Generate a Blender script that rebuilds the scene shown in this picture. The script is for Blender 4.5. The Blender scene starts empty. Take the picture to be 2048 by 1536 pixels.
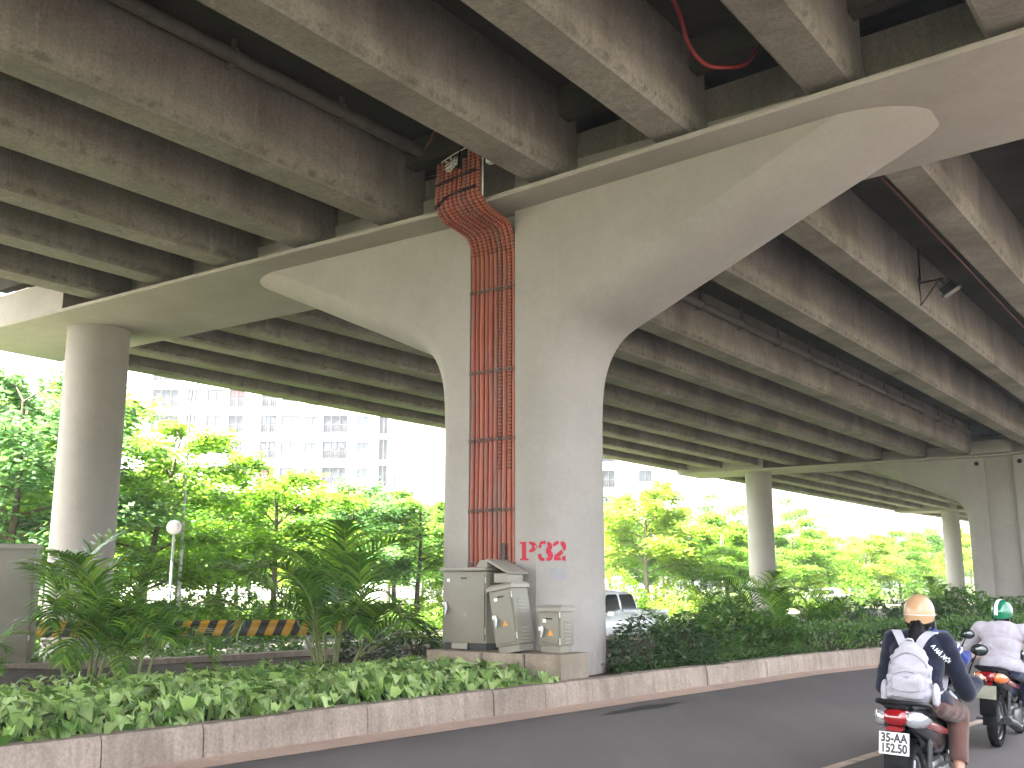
import bpy, bmesh, math, random
import numpy as np
from mathutils import Vector, Matrix, Quaternion
from mathutils.bvhtree import BVHTree
R = math.radians
PI = math.pi
S = bpy.context.scene
COL = S.collection
rnd = random.Random(11)

# ------------------------------------------------------------------ frames
AZ = R(35.4)                                   # bearing of the viaduct, clockwise from +Y
UX, UY = math.sin(AZ), math.cos(AZ)            # along the girders
CX, CY = 0.20, 17.10                           # axis of the near pier


def W(v, u, z=0.0):
    return Vector((CX + u * UX + v * UY, CY + u * UY - v * UX, z))


def zc(v):                                     # underside of a pier cap (crossfall)
    return 7.70 + (0.040 * v if v > 0 else -0.008 * v)


# ------------------------------------------------------------------ mesh builder
class MB:
    def __init__(s):
        s.v = []; s.f = []; s.m = []; s.mi = 0

    def add(s, vs, fs):
        o = len(s.v)
        s.v += [tuple(p) for p in vs]
        for f in fs:
            s.f.append(tuple(i + o for i in f)); s.m.append(s.mi)
        return s

    def box(s, c, d, rot=None, bev=0.0):
        hx, hy, hz = d[0] / 2, d[1] / 2, d[2] / 2
        M = rot if rot is not None else Matrix.Identity(3)
        if bev <= 0:
            vs = [Vector((x, y, z)) for x in (-hx, hx) for y in (-hy, hy) for z in (-hz, hz)]
            fs = [(0, 1, 3, 2), (4, 6, 7, 5), (0, 4, 5, 1), (2, 3, 7, 6), (0, 2, 6, 4), (1, 5, 7, 3)]
        else:
            b = min(bev, hx * .9, hy * .9, hz * .9)
            bm = bmesh.new(); bmesh.ops.create_cube(bm, size=1)
            for q in bm.verts: q.co = Vector((q.co.x * d[0], q.co.y * d[1], q.co.z * d[2]))
            bmesh.ops.bevel(bm, geom=bm.edges[:], offset=b, segments=2, profile=.6, affect='EDGES')
            bm.verts.index_update()
            vs = [q.co.copy() for q in bm.verts]; fs = [[q.index for q in f.verts] for f in bm.faces]; bm.free()
        c = Vector(c)
        s.add([M @ q + c for q in vs], fs)
        return s

    def tube(s, pts, r, n=8, cap=True, flat=1.0):
        pts = [Vector(p) for p in pts]
        k = len(pts)
        rs = r if isinstance(r, (list, tuple)) else [r] * k
        rings = []; prev = None
        for i, p in enumerate(pts):
            t = (pts[min(i + 1, k - 1)] - pts[max(i - 1, 0)])
            if t.length < 1e-9: t = Vector((0, 0, 1))
            t.normalize()
            if prev is None:
                a = Vector((0, 0, 1)) if abs(t.z) < .9 else Vector((1, 0, 0))
                x = t.cross(a).normalized()
            else:
                x = (prev - t * prev.dot(t))
                x = x.normalized() if x.length > 1e-6 else t.orthogonal().normalized()
            prev = x; y = t.cross(x)
            rings.append([p + (x * math.cos(2 * PI * j / n) + y * math.sin(2 * PI * j / n) * flat) * rs[i] for j in range(n)])
        vs = [q for rg in rings for q in rg]; fs = []
        for i in range(k - 1):
            for j in range(n):
                fs.append((i * n + j, i * n + (j + 1) % n, (i + 1) * n + (j + 1) % n, (i + 1) * n + j))
        if cap:
            fs.append(tuple(range(n))[::-1]); fs.append(tuple((k - 1) * n + j for j in range(n)))
        s.add(vs, fs)
        return s

    def lathe(s, prof, n=24, M=None, closed=False):
        """prof: (radius, height) about local Z; M: Matrix 4x4"""
        M = M or Matrix.Identity(4)
        k = len(prof); vs = []; fs = []
        for r, h in prof:
            for j in range(n):
                a = 2 * PI * j / n
                vs.append(M @ Vector((r * math.cos(a), r * math.sin(a), h)))
        for i in range(k if closed else k - 1):
            i2 = (i + 1) % k
            for j in range(n):
                fs.append((i * n + j, i * n + (j + 1) % n, i2 * n + (j + 1) % n, i2 * n + j))
        if not closed:
            fs.append(tuple(range(n))[::-1]); fs.append(tuple((k - 1) * n + j for j in range(n)))
        s.add(vs, fs)
        return s

    def loft(s, secs, cap=True):
        n = len(secs[0]); vs = [p for q in secs for p in q]; fs = []
        for i in range(len(secs) - 1):
            for j in range(n):
                fs.append((i * n + j, i * n + (j + 1) % n, (i + 1) * n + (j + 1) % n, (i + 1) * n + j))
        if cap:
            fs.append(tuple(range(n))[::-1]); fs.append(tuple((len(secs) - 1) * n + j for j in range(n)))
        s.add(vs, fs)
        return s

    def ball(s, c, r, n=12, M=None):
        M = M or Matrix.Identity(3); c = Vector(c)
        if not isinstance(r, (tuple, list)): r = (r, r, r)
        vs = [c + M @ Vector((0, 0, -r[2]))]; fs = []; m = n // 2
        for i in range(1, m):
            ph = -PI / 2 + PI * i / m
            for j in range(n):
                a = 2 * PI * j / n
                vs.append(c + M @ Vector((r[0] * math.cos(ph) * math.cos(a), r[1] * math.cos(ph) * math.sin(a), r[2] * math.sin(ph))))
        vs.append(c + M @ Vector((0, 0, r[2])))
        for j in range(n): fs.append((0, 1 + (j + 1) % n, 1 + j))
        for i in range(m - 2):
            for j in range(n):
                a = 1 + i * n + j; b = 1 + i * n + (j + 1) % n
                fs.append((a, b, b + n, a + n))
        e = len(vs) - 1; o = 1 + (m - 2) * n
        for j in range(n): fs.append((e, o + j, o + (j + 1) % n))
        s.add(vs, fs)
        return s

    def cone(s, a, b, ra, rb, n=12):               # tapered capsule
        s.ball(a, ra, n); s.ball(b, rb, n); s.tube([a, b], [ra, rb], n)
        return s

    def prism(s, poly, z0, z1, M=None):
        M = M or Matrix.Identity(4); n = len(poly)
        s.add([M @ Vector((p[0], p[1], z0)) for p in poly] + [M @ Vector((p[0], p[1], z1)) for p in poly],
              [tuple(range(n))[::-1], tuple(range(n, 2 * n))] + [(j, (j + 1) % n, n + (j + 1) % n, n + j) for j in range(n)])
        return s

    def mesh(s, name, mats, smooth=None):
        me = bpy.data.meshes.new(name)
        me.from_pydata(s.v, [], s.f)
        mats = mats if isinstance(mats, (list, tuple)) else [mats]
        for m in mats: me.materials.append(m)
        if len(mats) > 1: me.polygons.foreach_set('material_index', s.m)
        if smooth is not None:
            me.polygons.foreach_set('use_smooth', [True] * len(me.polygons))
            me.set_sharp_from_angle(angle=R(smooth))
        me.update()
        return me

    def build(s, name, mats, parent=None, smooth=None, fix=True):
        me = s.mesh(name, mats, smooth)
        if fix:
            bm = bmesh.new(); bm.from_mesh(me); bmesh.ops.recalc_face_normals(bm, faces=bm.faces[:]); bm.to_mesh(me); bm.free()
        return link(name, me, parent)


def link(name, me, parent=None):
    o = bpy.data.objects.new(name, me); COL.objects.link(o)
    if parent is not None: o.parent = parent
    return o


def tag(o, label=None, cat=None, group=None, kind=None):
    if label: o['label'] = label
    if cat: o['category'] = cat
    if group: o['group'] = group
    if kind: o['kind'] = kind
    return o


def thing(name, label, cat, loc=(0, 0, 0), rz=0.0, group=None, kind='thing'):
    o = bpy.data.objects.new(name, None); COL.objects.link(o)
    o.location = loc; o.rotation_euler = (0, 0, rz); o.empty_display_size = .3
    return tag(o, label, cat, group, kind)


def kids(o):
    return [c for c in bpy.data.objects if c.parent == o]


def copy_tree(o, parent=None):
    c = o.copy(); COL.objects.link(c); c.parent = parent
    for ch in kids(o): copy_tree(ch, c)
    return c


def rotz(a): return Matrix.Rotation(a, 3, 'Z')
def rotx(a): return Matrix.Rotation(a, 3, 'X')
def roty(a): return Matrix.Rotation(a, 3, 'Y')


def smooth_path(pts, n=6):
    """Catmull-Rom through pts"""
    P = [Vector(p) for p in pts]; P = [P[0] * 2 - P[1]] + P + [P[-1] * 2 - P[-2]]
    out = []
    for i in range(1, len(P) - 2):
        for k in range(n):
            t = k / n; a, b, c, d = P[i - 1], P[i], P[i + 1], P[i + 2]
            out.append(.5 * ((2 * b) + (c - a) * t + (2 * a - 5 * b + 4 * c - d) * t * t + (3 * b - a - 3 * c + d) * t ** 3))
    out.append(P[-2])
    return out


# ------------------------------------------------------------------ materials
def new_mat(name):
    m = bpy.data.materials.new(name); m.use_nodes = True
    nt = m.node_tree; nt.nodes.clear()
    out = nt.nodes.new('ShaderNodeOutputMaterial')
    return m, nt, out


def N(nt, typ, **kw):
    n = nt.nodes.new(typ)
    for k, val in kw.items():
        if hasattr(n, k): setattr(n, k, val)
    return n


def ramp(nt, fac, stops):
    r = nt.nodes.new('ShaderNodeValToRGB'); e = r.color_ramp.elements
    while len(e) < len(stops): e.new(.5)
    for q, (p, c) in zip(e, stops):
        q.position = p; q.color = (*c, 1) if len(c) == 3 else c
    nt.links.new(fac, r.inputs[0])
    return r.outputs[0]


def mixc(nt, fac, a, b, mode='MIX'):
    m = nt.nodes.new('ShaderNodeMix'); m.data_type = 'RGBA'; m.blend_type = mode
    for k, val in ((0, fac), (6, a), (7, b)):
        if hasattr(val, 'default_value') or hasattr(val, 'is_output'): nt.links.new(val, m.inputs[k])
        else: m.inputs[k].default_value = val if k == 0 else (*val, 1)
    return m.outputs[2]


def coords(nt, scale=(1, 1, 1), kind='Object', rand=True):
    tc = nt.nodes.new('ShaderNodeTexCoord'); mp = nt.nodes.new('ShaderNodeMapping')
    mp.inputs['Scale'].default_value = scale
    nt.links.new(tc.outputs[kind], mp.inputs[0])
    if rand:
        oi = nt.nodes.new('ShaderNodeObjectInfo'); ml = nt.nodes.new('ShaderNodeMath'); ml.operation = 'MULTIPLY'
        ml.inputs[1].default_value = 37.0; nt.links.new(oi.outputs['Random'], ml.inputs[0])
        cb = nt.nodes.new('ShaderNodeCombineXYZ')
        for i in range(3): nt.links.new(ml.outputs[0], cb.inputs[i])
        nt.links.new(cb.outputs[0], mp.inputs['Location'])
    return mp.outputs[0]


def noise(nt, vec, scale, detail=4, rough=.55, dist=0.0):
    n = nt.nodes.new('ShaderNodeTexNoise')
    n.inputs['Scale'].default_value = scale; n.inputs['Detail'].default_value = detail
    n.inputs['Roughness'].default_value = rough; n.inputs['Distortion'].default_value = dist
    if vec is not None: nt.links.new(vec, n.inputs['Vector'])
    return n.outputs[0]


def bump(nt, h, strength=.2, dist=.01):
    b = nt.nodes.new('ShaderNodeBump'); b.inputs['Strength'].default_value = strength; b.inputs['Distance'].default_value = dist
    nt.links.new(h, b.inputs['Height'])
    return b.outputs[0]


def pbsdf(nt, out, col, rough=.8, normal=None, spec=.3, metal=0.0, coat=0.0, emit=None):
    p = nt.nodes.new('ShaderNodeBsdfPrincipled')
    if hasattr(col, 'is_output'): nt.links.new(col, p.inputs['Base Color'])
    else: p.inputs['Base Color'].default_value = (*col, 1)
    if hasattr(rough, 'is_output'): nt.links.new(rough, p.inputs['Roughness'])
    else: p.inputs['Roughness'].default_value = rough
    p.inputs['Specular IOR Level'].default_value = spec; p.inputs['Metallic'].default_value = metal
    p.inputs['Coat Weight'].default_value = coat
    if normal is not None: nt.links.new(normal, p.inputs['Normal'])
    if emit: p.inputs['Emission Color'].default_value = (*emit[0], 1); p.inputs['Emission Strength'].default_value = emit[1]
    nt.links.new(p.outputs[0], out.inputs[0])
    return p


def paint(name, col, rough=.45, var=.12, scale=6, spec=.4, metal=0.0, coat=0.0, bmp=0.0, dirt=None):
    """plain finish with slight wear and optional dirt colour"""
    m, nt, out = new_mat(name)
    co = coords(nt)
    n = noise(nt, co, scale, 5, .6)
    c = ramp(nt, n, [(.3, tuple(x * (1 - var) for x in col)), (.7, tuple(min(1, x * (1 + var)) for x in col))])
    if dirt:
        d = noise(nt, co, scale * .6, 6, .65, .4)
        f = ramp(nt, d, [(.48, (0, 0, 0)), (.72, (1, 1, 1))])
        mm = nt.nodes.new('ShaderNodeMath'); mm.operation = 'MULTIPLY'; mm.inputs[1].default_value = dirt[1]
        nt.links.new(f, mm.inputs[0])
        c = mixc(nt, mm.outputs[0], c, dirt[0])
    nm = bump(nt, noise(nt, co, scale * 9, 3), bmp, .004) if bmp else None
    pbsdf(nt, out, c, rough, nm, spec, metal, coat)
    return m


def concrete(name, base, dark, streak=.5, blotch=.5, bmp=.25, sc=1.0, axis=(1, 1, 1), light=None, pits=.3, fineness=.72, joints=(), edge=None, grime=None):
    m, nt, out = new_mat(name)
    co = coords(nt)
    big = noise(nt, co, .45 * sc, 6, .6, .6)
    med = noise(nt, co, 2.2 * sc, 7, .65, .3)
    fine = noise(nt, co, 22 * sc, 5, .7)
    c = ramp(nt, big, [(.28, dark), (.62, base)] if light is None else [(.25, dark), (.55, base), (.8, light)])
    f1 = ramp(nt, med, [(.42, (0, 0, 0)), (.75, (1, 1, 1))])
    c = mixc(nt, _mul(nt, f1, blotch), c, tuple(x * .62 for x in base))
    st = noise(nt, coords(nt, (7 * sc, 7 * sc, .35 * sc)), 1.0, 6, .65)      # runs of water down the faces
    f2 = ramp(nt, st, [(.46, (0, 0, 0)), (.78, (1, 1, 1))])
    c = mixc(nt, _mul(nt, f2, streak), c, dark)
    f3 = ramp(nt, fine, [(.35, (fineness,) * 3), (.62, (1, 1, 1))])
    c = mixc(nt, 1.0, c, f3, 'MULTIPLY')
    vo = nt.nodes.new('ShaderNodeTexVoronoi'); vo.inputs['Scale'].default_value = 5 * sc; nt.links.new(co, vo.inputs['Vector'])
    f4 = ramp(nt, vo.outputs['Distance'], [(.04, (1, 1, 1)), (.11, (0, 0, 0))])   # blow holes
    c = mixc(nt, _mul(nt, f4, pits), c, tuple(x * .4 for x in dark))
    if edge or grime:
        sz_ = nt.nodes.new('ShaderNodeSeparateXYZ'); tcz = nt.nodes.new('ShaderNodeTexCoord'); nt.links.new(tcz.outputs['Object'], sz_.inputs[0])
    if edge:                                     # dirt and chips along the bottom arris
        fe = ramp(nt, sz_.outputs[2], [(.02, (0, 0, 0)), (.05, (1, 1, 1)), (.11, (1, 1, 1)), (.16, (0, 0, 0))])
        ne = ramp(nt, noise(nt, coords(nt, (1.6, 1.6, 1.6)), 2.4, 6, .7, .5), [(.47, (0, 0, 0)), (.60, (1, 1, 1))])
        mm_ = nt.nodes.new('ShaderNodeMath'); mm_.operation = 'MULTIPLY'; nt.links.new(fe, mm_.inputs[0]); nt.links.new(ne, mm_.inputs[1])
        c = mixc(nt, _mul(nt, mm_.outputs[0], .5), c, tuple(x * .45 for x in dark))
        # lime runs and damp patches
        nr = ramp(nt, noise(nt, coords(nt, (1.2, 1.2, .25)), 1.7, 7, .7, .8), [(.60, (0, 0, 0)), (.74, (1, 1, 1))])
        c = mixc(nt, _mul(nt, nr, .40), c, tuple(min(1, x * 1.55) for x in base))
        nd = ramp(nt, noise(nt, coords(nt, (.8, .8, .8)), 3.1, 7, .72, .4), [(.58, (0, 0, 0)), (.70, (1, 1, 1))])
        c = mixc(nt, _mul(nt, nd, .55), c, tuple(x * .75 for x in dark))
    if grime:                                    # splashed dirt at the foot
        fg = ramp(nt, _mul(nt, sz_.outputs[2], .5), [(.10, (1, 1, 1)), (.55, (0, 0, 0))])
        ng = ramp(nt, noise(nt, coords(nt, (1, 1, .5)), 1.9, 6, .7, .6), [(.34, (0, 0, 0)), (.66, (1, 1, 1))])
        mg_ = nt.nodes.new('ShaderNodeMath'); mg_.operation = 'MULTIPLY'; nt.links.new(fg, mg_.inputs[0]); nt.links.new(ng, mg_.inputs[1])
        c = mixc(nt, _mul(nt, mg_.outputs[0], .8), c, grime)
    for zj in joints:
        sx = nt.nodes.new('ShaderNodeSeparateXYZ'); tcj = nt.nodes.new('ShaderNodeTexCoord'); nt.links.new(tcj.outputs['Object'], sx.inputs[0])
        cmp_ = nt.nodes.new('ShaderNodeMath'); cmp_.operation = 'COMPARE'; cmp_.inputs[1].default_value = zj; cmp_.inputs[2].default_value = .007; nt.links.new(sx.outputs[2], cmp_.inputs[0])
        mj = nt.nodes.new('ShaderNodeMath'); mj.operation = 'MULTIPLY'; nt.links.new(cmp_.outputs[0], mj.inputs[0]); nt.links.new(f1, mj.inputs[1])
        c = mixc(nt, _mul(nt, mj.outputs[0], .8), c, dark)
    h = nt.nodes.new('ShaderNodeMath'); h.operation = 'ADD'; nt.links.new(med, h.inputs[0]); nt.links.new(fine, h.inputs[1])
    pbsdf(nt, out, c, .9, bump(nt, h.outputs[0], bmp, .012), .15)
    return m


def _mul(nt, a, k):
    mm = nt.nodes.new('ShaderNodeMath'); mm.operation = 'MULTIPLY'; mm.inputs[1].default_value = k
    nt.links.new(a, mm.inputs[0]); return mm.outputs[0]


def leaf_mat(name, cols, trans=.45, rough=.5, spec=.25, pale=None):
    m, nt, out = new_mat(name)
    g = nt.nodes.new('ShaderNodeNewGeometry')
    co = coords(nt)
    n = noise(nt, co, 1.3, 3)
    add = nt.nodes.new('ShaderNodeMath'); add.operation = 'MULTIPLY_ADD'; add.inputs[1].default_value = .6
    nt.links.new(g.outputs['Random Per Island'], add.inputs[0])
    nt.links.new(_mul(nt, n, .45), add.inputs[2])
    k = len(cols)
    c = ramp(nt, add.outputs[0], [(.15 + .7 * i / (k - 1), q) for i, q in enumerate(cols)])
    if pale:
        at = nt.nodes.new('ShaderNodeAttribute'); at.attribute_name = 'pale'
        c = mixc(nt, at.outputs['Fac'], c, pale)
    p = nt.nodes.new('ShaderNodeBsdfPrincipled'); nt.links.new(c, p.inputs['Base Color'])
    p.inputs['Roughness'].default_value = rough; p.inputs['Specular IOR Level'].default_value = spec
    t = nt.nodes.new('ShaderNodeBsdfTranslucent')
    br = nt.nodes.new('ShaderNodeHueSaturation'); br.inputs['Value'].default_value = 1.5; br.inputs['Saturation'].default_value = 1.1
    br.inputs['Hue'].default_value = .497
    nt.links.new(c, br.inputs['Color']); nt.links.new(br.outputs[0], t.inputs['Color'])
    mx = nt.nodes.new('ShaderNodeMixShader'); mx.inputs[0].default_value = trans
    nt.links.new(p.outputs[0], mx.inputs[1]); nt.links.new(t.outputs[0], mx.inputs[2])
    nt.links.new(mx.outputs[0], out.inputs[0])
    return m


M = {}
M['girder'] = concrete('girder_concrete', (.29, .262, .225), (.125, .11, .09), .45, .42, .3, 1.0, pits=.4, edge=True)
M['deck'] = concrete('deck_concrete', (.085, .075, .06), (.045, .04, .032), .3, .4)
M['stem'] = concrete('stem_concrete', (.25, .225, .19), (.125, .11, .09), .75, .25, .2)
M['cap'] = concrete('painted_cap_concrete', (.325, .297, .265), (.27, .246, .218), .22, .3, .1, .7, light=(.345, .317, .285), pits=.03, fineness=.93)
M['shaft'] = concrete('painted_pier_concrete', (.315, .289, .262), (.265, .244, .22), .30, .28, .08, .6, light=(.335, .31, .285), pits=.03, fineness=.93, joints=(1.42, 6.02), grime=(.13, .10, .075))
M['kerb'] = concrete('kerb_concrete', (.315, .25, .20), (.14, .109, .085), .8, .65, .5, 1.4, light=(.37, .30, .245), pits=.45)
M['gutter'] = concrete('gutter_concrete', (.50, .355, .275), (.38, .27, .21), .2, .4, .3, 2.0, pits=.3)
M['plinth'] = concrete('plinth_concrete', (.29, .235, .18), (.17, .135, .10), .6, .4, .3, 2.0)
M['steel'] = paint('galvanised_steel', (.36, .36, .35), .45, .2, 8, .5, .7)
M['clamp'] = paint('dull_clamp_steel', (.11, .10, .09), .55, .25, 20, .4, .5)
M['dark_steel'] = paint('dark_steel', (.012, .012, .012), .5, .2, 8)
M['pvc'] = paint('dirty_pvc_pipe', (.12, .105, .085), .6, .25, 5)
M['rubber'] = paint('black_rubber', (.007, .007, .0075), .8, .2, 20, .1, bmp=.3, dirt=((.03, .026, .023), .5))
M['black'] = paint('black_plastic', (.005, .005, .006), .5, .2, 10, .12)
M['gloss_black'] = paint('gloss_black_paint', (.004, .0045, .006), .22, .1, 10, .4, 0, .25)
M['chrome'] = paint('chrome', (.75, .75, .76), .12, .05, 8, .5, 1.0)
M['alu'] = paint('cast_aluminium', (.16, .16, .16), .4, .15, 12, .5, .8)
M['lens_red'] = paint('red_tail_lens', (.16, .004, .007), .12, .08, 10, .6, 0, .5)
M['lens_clear'] = paint('clear_lens', (.42, .42, .44), .08, .1, 10, .6, .6, .5)
M['lens_orange'] = paint('orange_lens', (.45, .11, .015), .15, .08, 10, .6, 0, .5)
M['plate'] = paint('plate_white', (.50, .49, .48), .4, .06, 10, dirt=((.4, .38, .34), .25))
M['ink'] = paint('plate_ink', (.02, .02, .02), .5)
M['glass_dark'] = paint('dark_glass', (.012, .02, .02), .06, .1, 4, .6, 0, .5)


def cond_mat():
    m, nt, out = new_mat('orange_conduit_plastic')
    oi = nt.nodes.new('ShaderNodeObjectInfo')
    co = coords(nt)
    base = ramp(nt, oi.outputs['Random'], [(0, (.25, .05, .027)), (.3, (.33, .078, .036)), (.6, (.20, .06, .04)), (.8, (.35, .085, .038)), (1, (.26, .055, .036))])
    d = noise(nt, coords(nt, (3, 3, .6)), 1.6, 6, .65)
    c = mixc(nt, _mul(nt, ramp(nt, d, [(.42, (0, 0, 0)), (.72, (1, 1, 1))]), .65), base, (.15, .105, .085))
    tc = nt.nodes.new('ShaderNodeTexCoord')
    pbsdf(nt, out, c, .55, bump(nt, noise(nt, co, 60, 2), .1, .002), .35)
    return m


M['conduit'] = cond_mat()
M['conduit_groove'] = paint('groove_shade', (.085, .03, .022), .9, .3)  # darker orange painted in as shade between the ribs
M['red_cable'] = paint('red_cable', (.20, .012, .008), .5, .2)
M['red_dark'] = paint('dusty_red_cable', (.10, .02, .016), .7, .2)
M['cabinet'] = paint('cabinet_grey_paint', (.16, .148, .112), .5, .07, 2.5, .35, bmp=.04, dirt=((.22, .19, .14), .45))
M['cabinet_light'] = paint('cabinet_lid_paint', (.21, .195, .16), .5, .08, 2.5, .35, bmp=.04, dirt=((.28, .24, .18), .5))
M['sticker_orange'] = paint('warning_orange', (.55, .22, .02), .5)
M['sticker_white'] = paint('sticker_white', (.7, .68, .62), .5)
M['red_paint'] = paint('stencil_red', (.36, .022, .04), .7, .2, 14, .2)
M['grey_paint'] = paint('grey_patch', (.235, .23, .23), .75, .08, 8, .2)
M['asphalt'] = None
M['wood_bark'] = paint('tree_bark', (.085, .068, .05), .9, .35, 9, .1, bmp=.5)
M['bark_pale'] = paint('pale_bark', (.17, .15, .12), .9, .3, 9, .1, bmp=.5)
M['soil'] = paint('soil', (.05, .036, .026), .95, .4, 5, .1, bmp=.5)
M['leaf_lime'] = leaf_mat('lime_leaves', [(.085, .18, .024), (.145, .265, .038), (.21, .32, .055)], .55)
M['leaf_mid'] = leaf_mat('mid_green_leaves', [(.06, .14, .025), (.11, .22, .04), (.17, .28, .055)], .55)
M['leaf_yellow'] = leaf_mat('yellow_green_leaves', [(.15, .24, .03), (.22, .32, .045), (.30, .37, .06)], .55)
M['leaf_cool'] = leaf_mat('cool_green_leaves', [(.055, .135, .045), (.10, .205, .065), (.155, .26, .075)], .5)
M['leaf_dark'] = leaf_mat('dark_shrub_leaves', [(.018, .04, .018), (.036, .07, .026), (.065, .11, .04)], .25, .35, .4)
M['leaf_hedge'] = leaf_mat('hedge_leaves', [(.035, .085, .022), (.07, .14, .032), (.11, .19, .045)], .35, .4, .35)
M['leaf_strap'] = leaf_mat('strap_leaves', [(.035, .085, .025), (.08, .15, .04), (.17, .25, .09)], .3, .35, .4)
M['leaf_palm'] = leaf_mat('palm_leaflets', [(.02, .06, .014), (.07, .155, .028), (.19, .30, .05)], .5, .35, .4)
M['leaf_vine'] = leaf_mat('arrowhead_vine_leaves', [(.02, .06, .012), (.085, .165, .032), (.28, .40, .11)], .25, .5, .25, pale=(.44, .53, .24))
M['palm_cane'] = paint('palm_cane', (.13, .15, .05), .6, .3, 8)
M['white_wall'] = paint('white_render', (.80, .77, .75), .85, .04, .3, .2, dirt=((.7, .65, .62), .3))
M['pink_wall'] = paint('pink_panel', (.16, .115, .105), .85, .05, .5, .2)
M['window_glass'] = paint('blue_grey_glass', (.016, .019, .027), .12, .35, .25, .6)
M['white_frame'] = paint('window_frame', (.045, .036, .04), .5, .08, 2)
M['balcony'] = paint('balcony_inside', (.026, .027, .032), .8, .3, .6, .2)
M['cloth_red'] = paint('red_cloth', (.16, .015, .015), .8)
M['white_car'] = paint('white_car_paint', (.78, .78, .75), .2, .03, 3, .5, 0, .6)
M['globe'] = paint('white_globe', (.80, .74, .76), .25, .04, 4, .5)
M['yellow'] = paint('yellow_reflective', (.36, .19, .015), .5, .15, 6, dirt=((.2, .14, .06), .5))
M['band_black'] = paint('black_band', (.02, .02, .018), .55, .2, 6)
M['post_grey'] = paint('concrete_post', (.30, .28, .25), .8, .2, 8)


def asphalt_mat():
    m, nt, out = new_mat('asphalt')
    co = coords(nt, rand=False)
    big = noise(nt, co, .25, 5, .6, .5)
    fine = noise(nt, co, 90, 3, .8)
    med = noise(nt, coords(nt, (1.2, .12, 1), rand=False), 1.4, 5, .6)     # wheel-worn bands along the lane
    c = ramp(nt, big, [(.3, (.115, .098, .092)), (.7, (.14, .12, .113))])
    c = mixc(nt, _mul(nt, ramp(nt, med, [(.45, (0, 0, 0)), (.7, (1, 1, 1))]), .45), c, (.17, .147, .139))
    c = mixc(nt, 1.0, c, ramp(nt, fine, [(.3, (.55, .55, .55)), (.7, (1.0, 1.0, 1.0))]), 'MULTIPLY')
    vo = nt.nodes.new('ShaderNodeTexVoronoi'); vo.feature = 'DISTANCE_TO_EDGE'; vo.inputs['Scale'].default_value = .55
    wv = noise(nt, co, 1.6, 5, .7); va = nt.nodes.new('ShaderNodeVectorMath'); va.operation = 'ADD'
    nt.links.new(co, va.inputs[0]); cx_ = nt.nodes.new('ShaderNodeCombineXYZ'); nt.links.new(_mul(nt, wv, .9), cx_.inputs[0]); nt.links.new(_mul(nt, wv, -.7), cx_.inputs[1]); nt.links.new(cx_.outputs[0], va.inputs[1])
    nt.links.new(va.outputs[0], vo.inputs['Vector'])
    cr = ramp(nt, vo.outputs['Distance'], [(.0, (1, 1, 1)), (.008, (0, 0, 0))])
    mk = ramp(nt, noise(nt, co, .35, 3), [(.55, (0, 0, 0)), (.62, (1, 1, 1))])
    mc = nt.nodes.new('ShaderNodeMath'); mc.operation = 'MULTIPLY'; nt.links.new(cr, mc.inputs[0]); nt.links.new(mk, mc.inputs[1])
    c = mixc(nt, _mul(nt, mc.outputs[0], .7), c, (.03, .027, .026))
    sp = ramp(nt, noise(nt, co, 1.1, 7, .75, .6), [(.62, (0, 0, 0)), (.72, (1, 1, 1))])
    c = mixc(nt, _mul(nt, sp, .4), c, (.06, .053, .05))
    pbsdf(nt, out, c, .72, bump(nt, fine, .5, .006), .35)
    return m


M['asphalt'] = asphalt_mat()


def ground_mat():
    m, nt, out = new_mat('lawn_and_paving')
    co = coords(nt, rand=False)
    a = noise(nt, co, .06, 4, .5, .5)
    b = noise(nt, co, 3.0, 6, .7)
    g = ramp(nt, b, [(.3, (.06, .085, .03)), (.7, (.11, .14, .05))])
    p = ramp(nt, b, [(.3, (.17, .15, .13)), (.7, (.25, .225, .2))])
    c = mixc(nt, ramp(nt, a, [(.46, (0, 0, 0)), (.54, (1, 1, 1))]), g, p)
    pbsdf(nt, out, c, .95, bump(nt, b, .4, .05), .1)
    return m


M['ground'] = ground_mat()
M['paving'] = paint('pale_paving', (.17, .155, .135), .9, .12, 1.5, .15, bmp=.2)
M['lane'] = paint('dark_lane', (.035, .033, .031), .85, .2, 3, .2)
M['marking'] = paint('worn_lane_paint', (.42, .33, .26), .8, .2, 6, .2, dirt=((.14, .12, .11), .6))
M['patch'] = paint('tar_patch', (.022, .021, .021), .7, .2, 5)

# ================================================================== SETTING
ground = MB().add([(-240, -110, -.33), (240, -110, -.33), (240, 330, -.33), (-240, 330, -.33)], [(0, 1, 2, 3)])
tag(ground.build('ground', M['ground']), kind='structure')

KD = (math.sin(R(41.5)), math.cos(R(41.5)))
KERB = [(.11 - 26 * KD[0], 13.55 - 26 * KD[1]), (.11, 13.55), (5.5, 19.64), (8.5, 22.35), (13.2, 26.0), (22.5, 32.0), (60, 55)]


def resample(poly, step):
    out = [Vector((*poly[0], 0))]; acc = 0
    P = [Vector((*p, 0)) for p in poly]
    for a, b in zip(P, P[1:]):
        L = (b - a).length; t = step - acc
        while t <= L:
            out.append(a + (b - a) * (t / L)); t += step
        acc = (L - (t - step))
    return out


def side(a, b):                                # unit normal to the right of travel
    d = (b - a).normalized(); return Vector((d.y, -d.x, 0))


kp = resample(KERB, 1.02)
kp = [p for p in kp]
rp = resample(KERB, 2.0)


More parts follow.
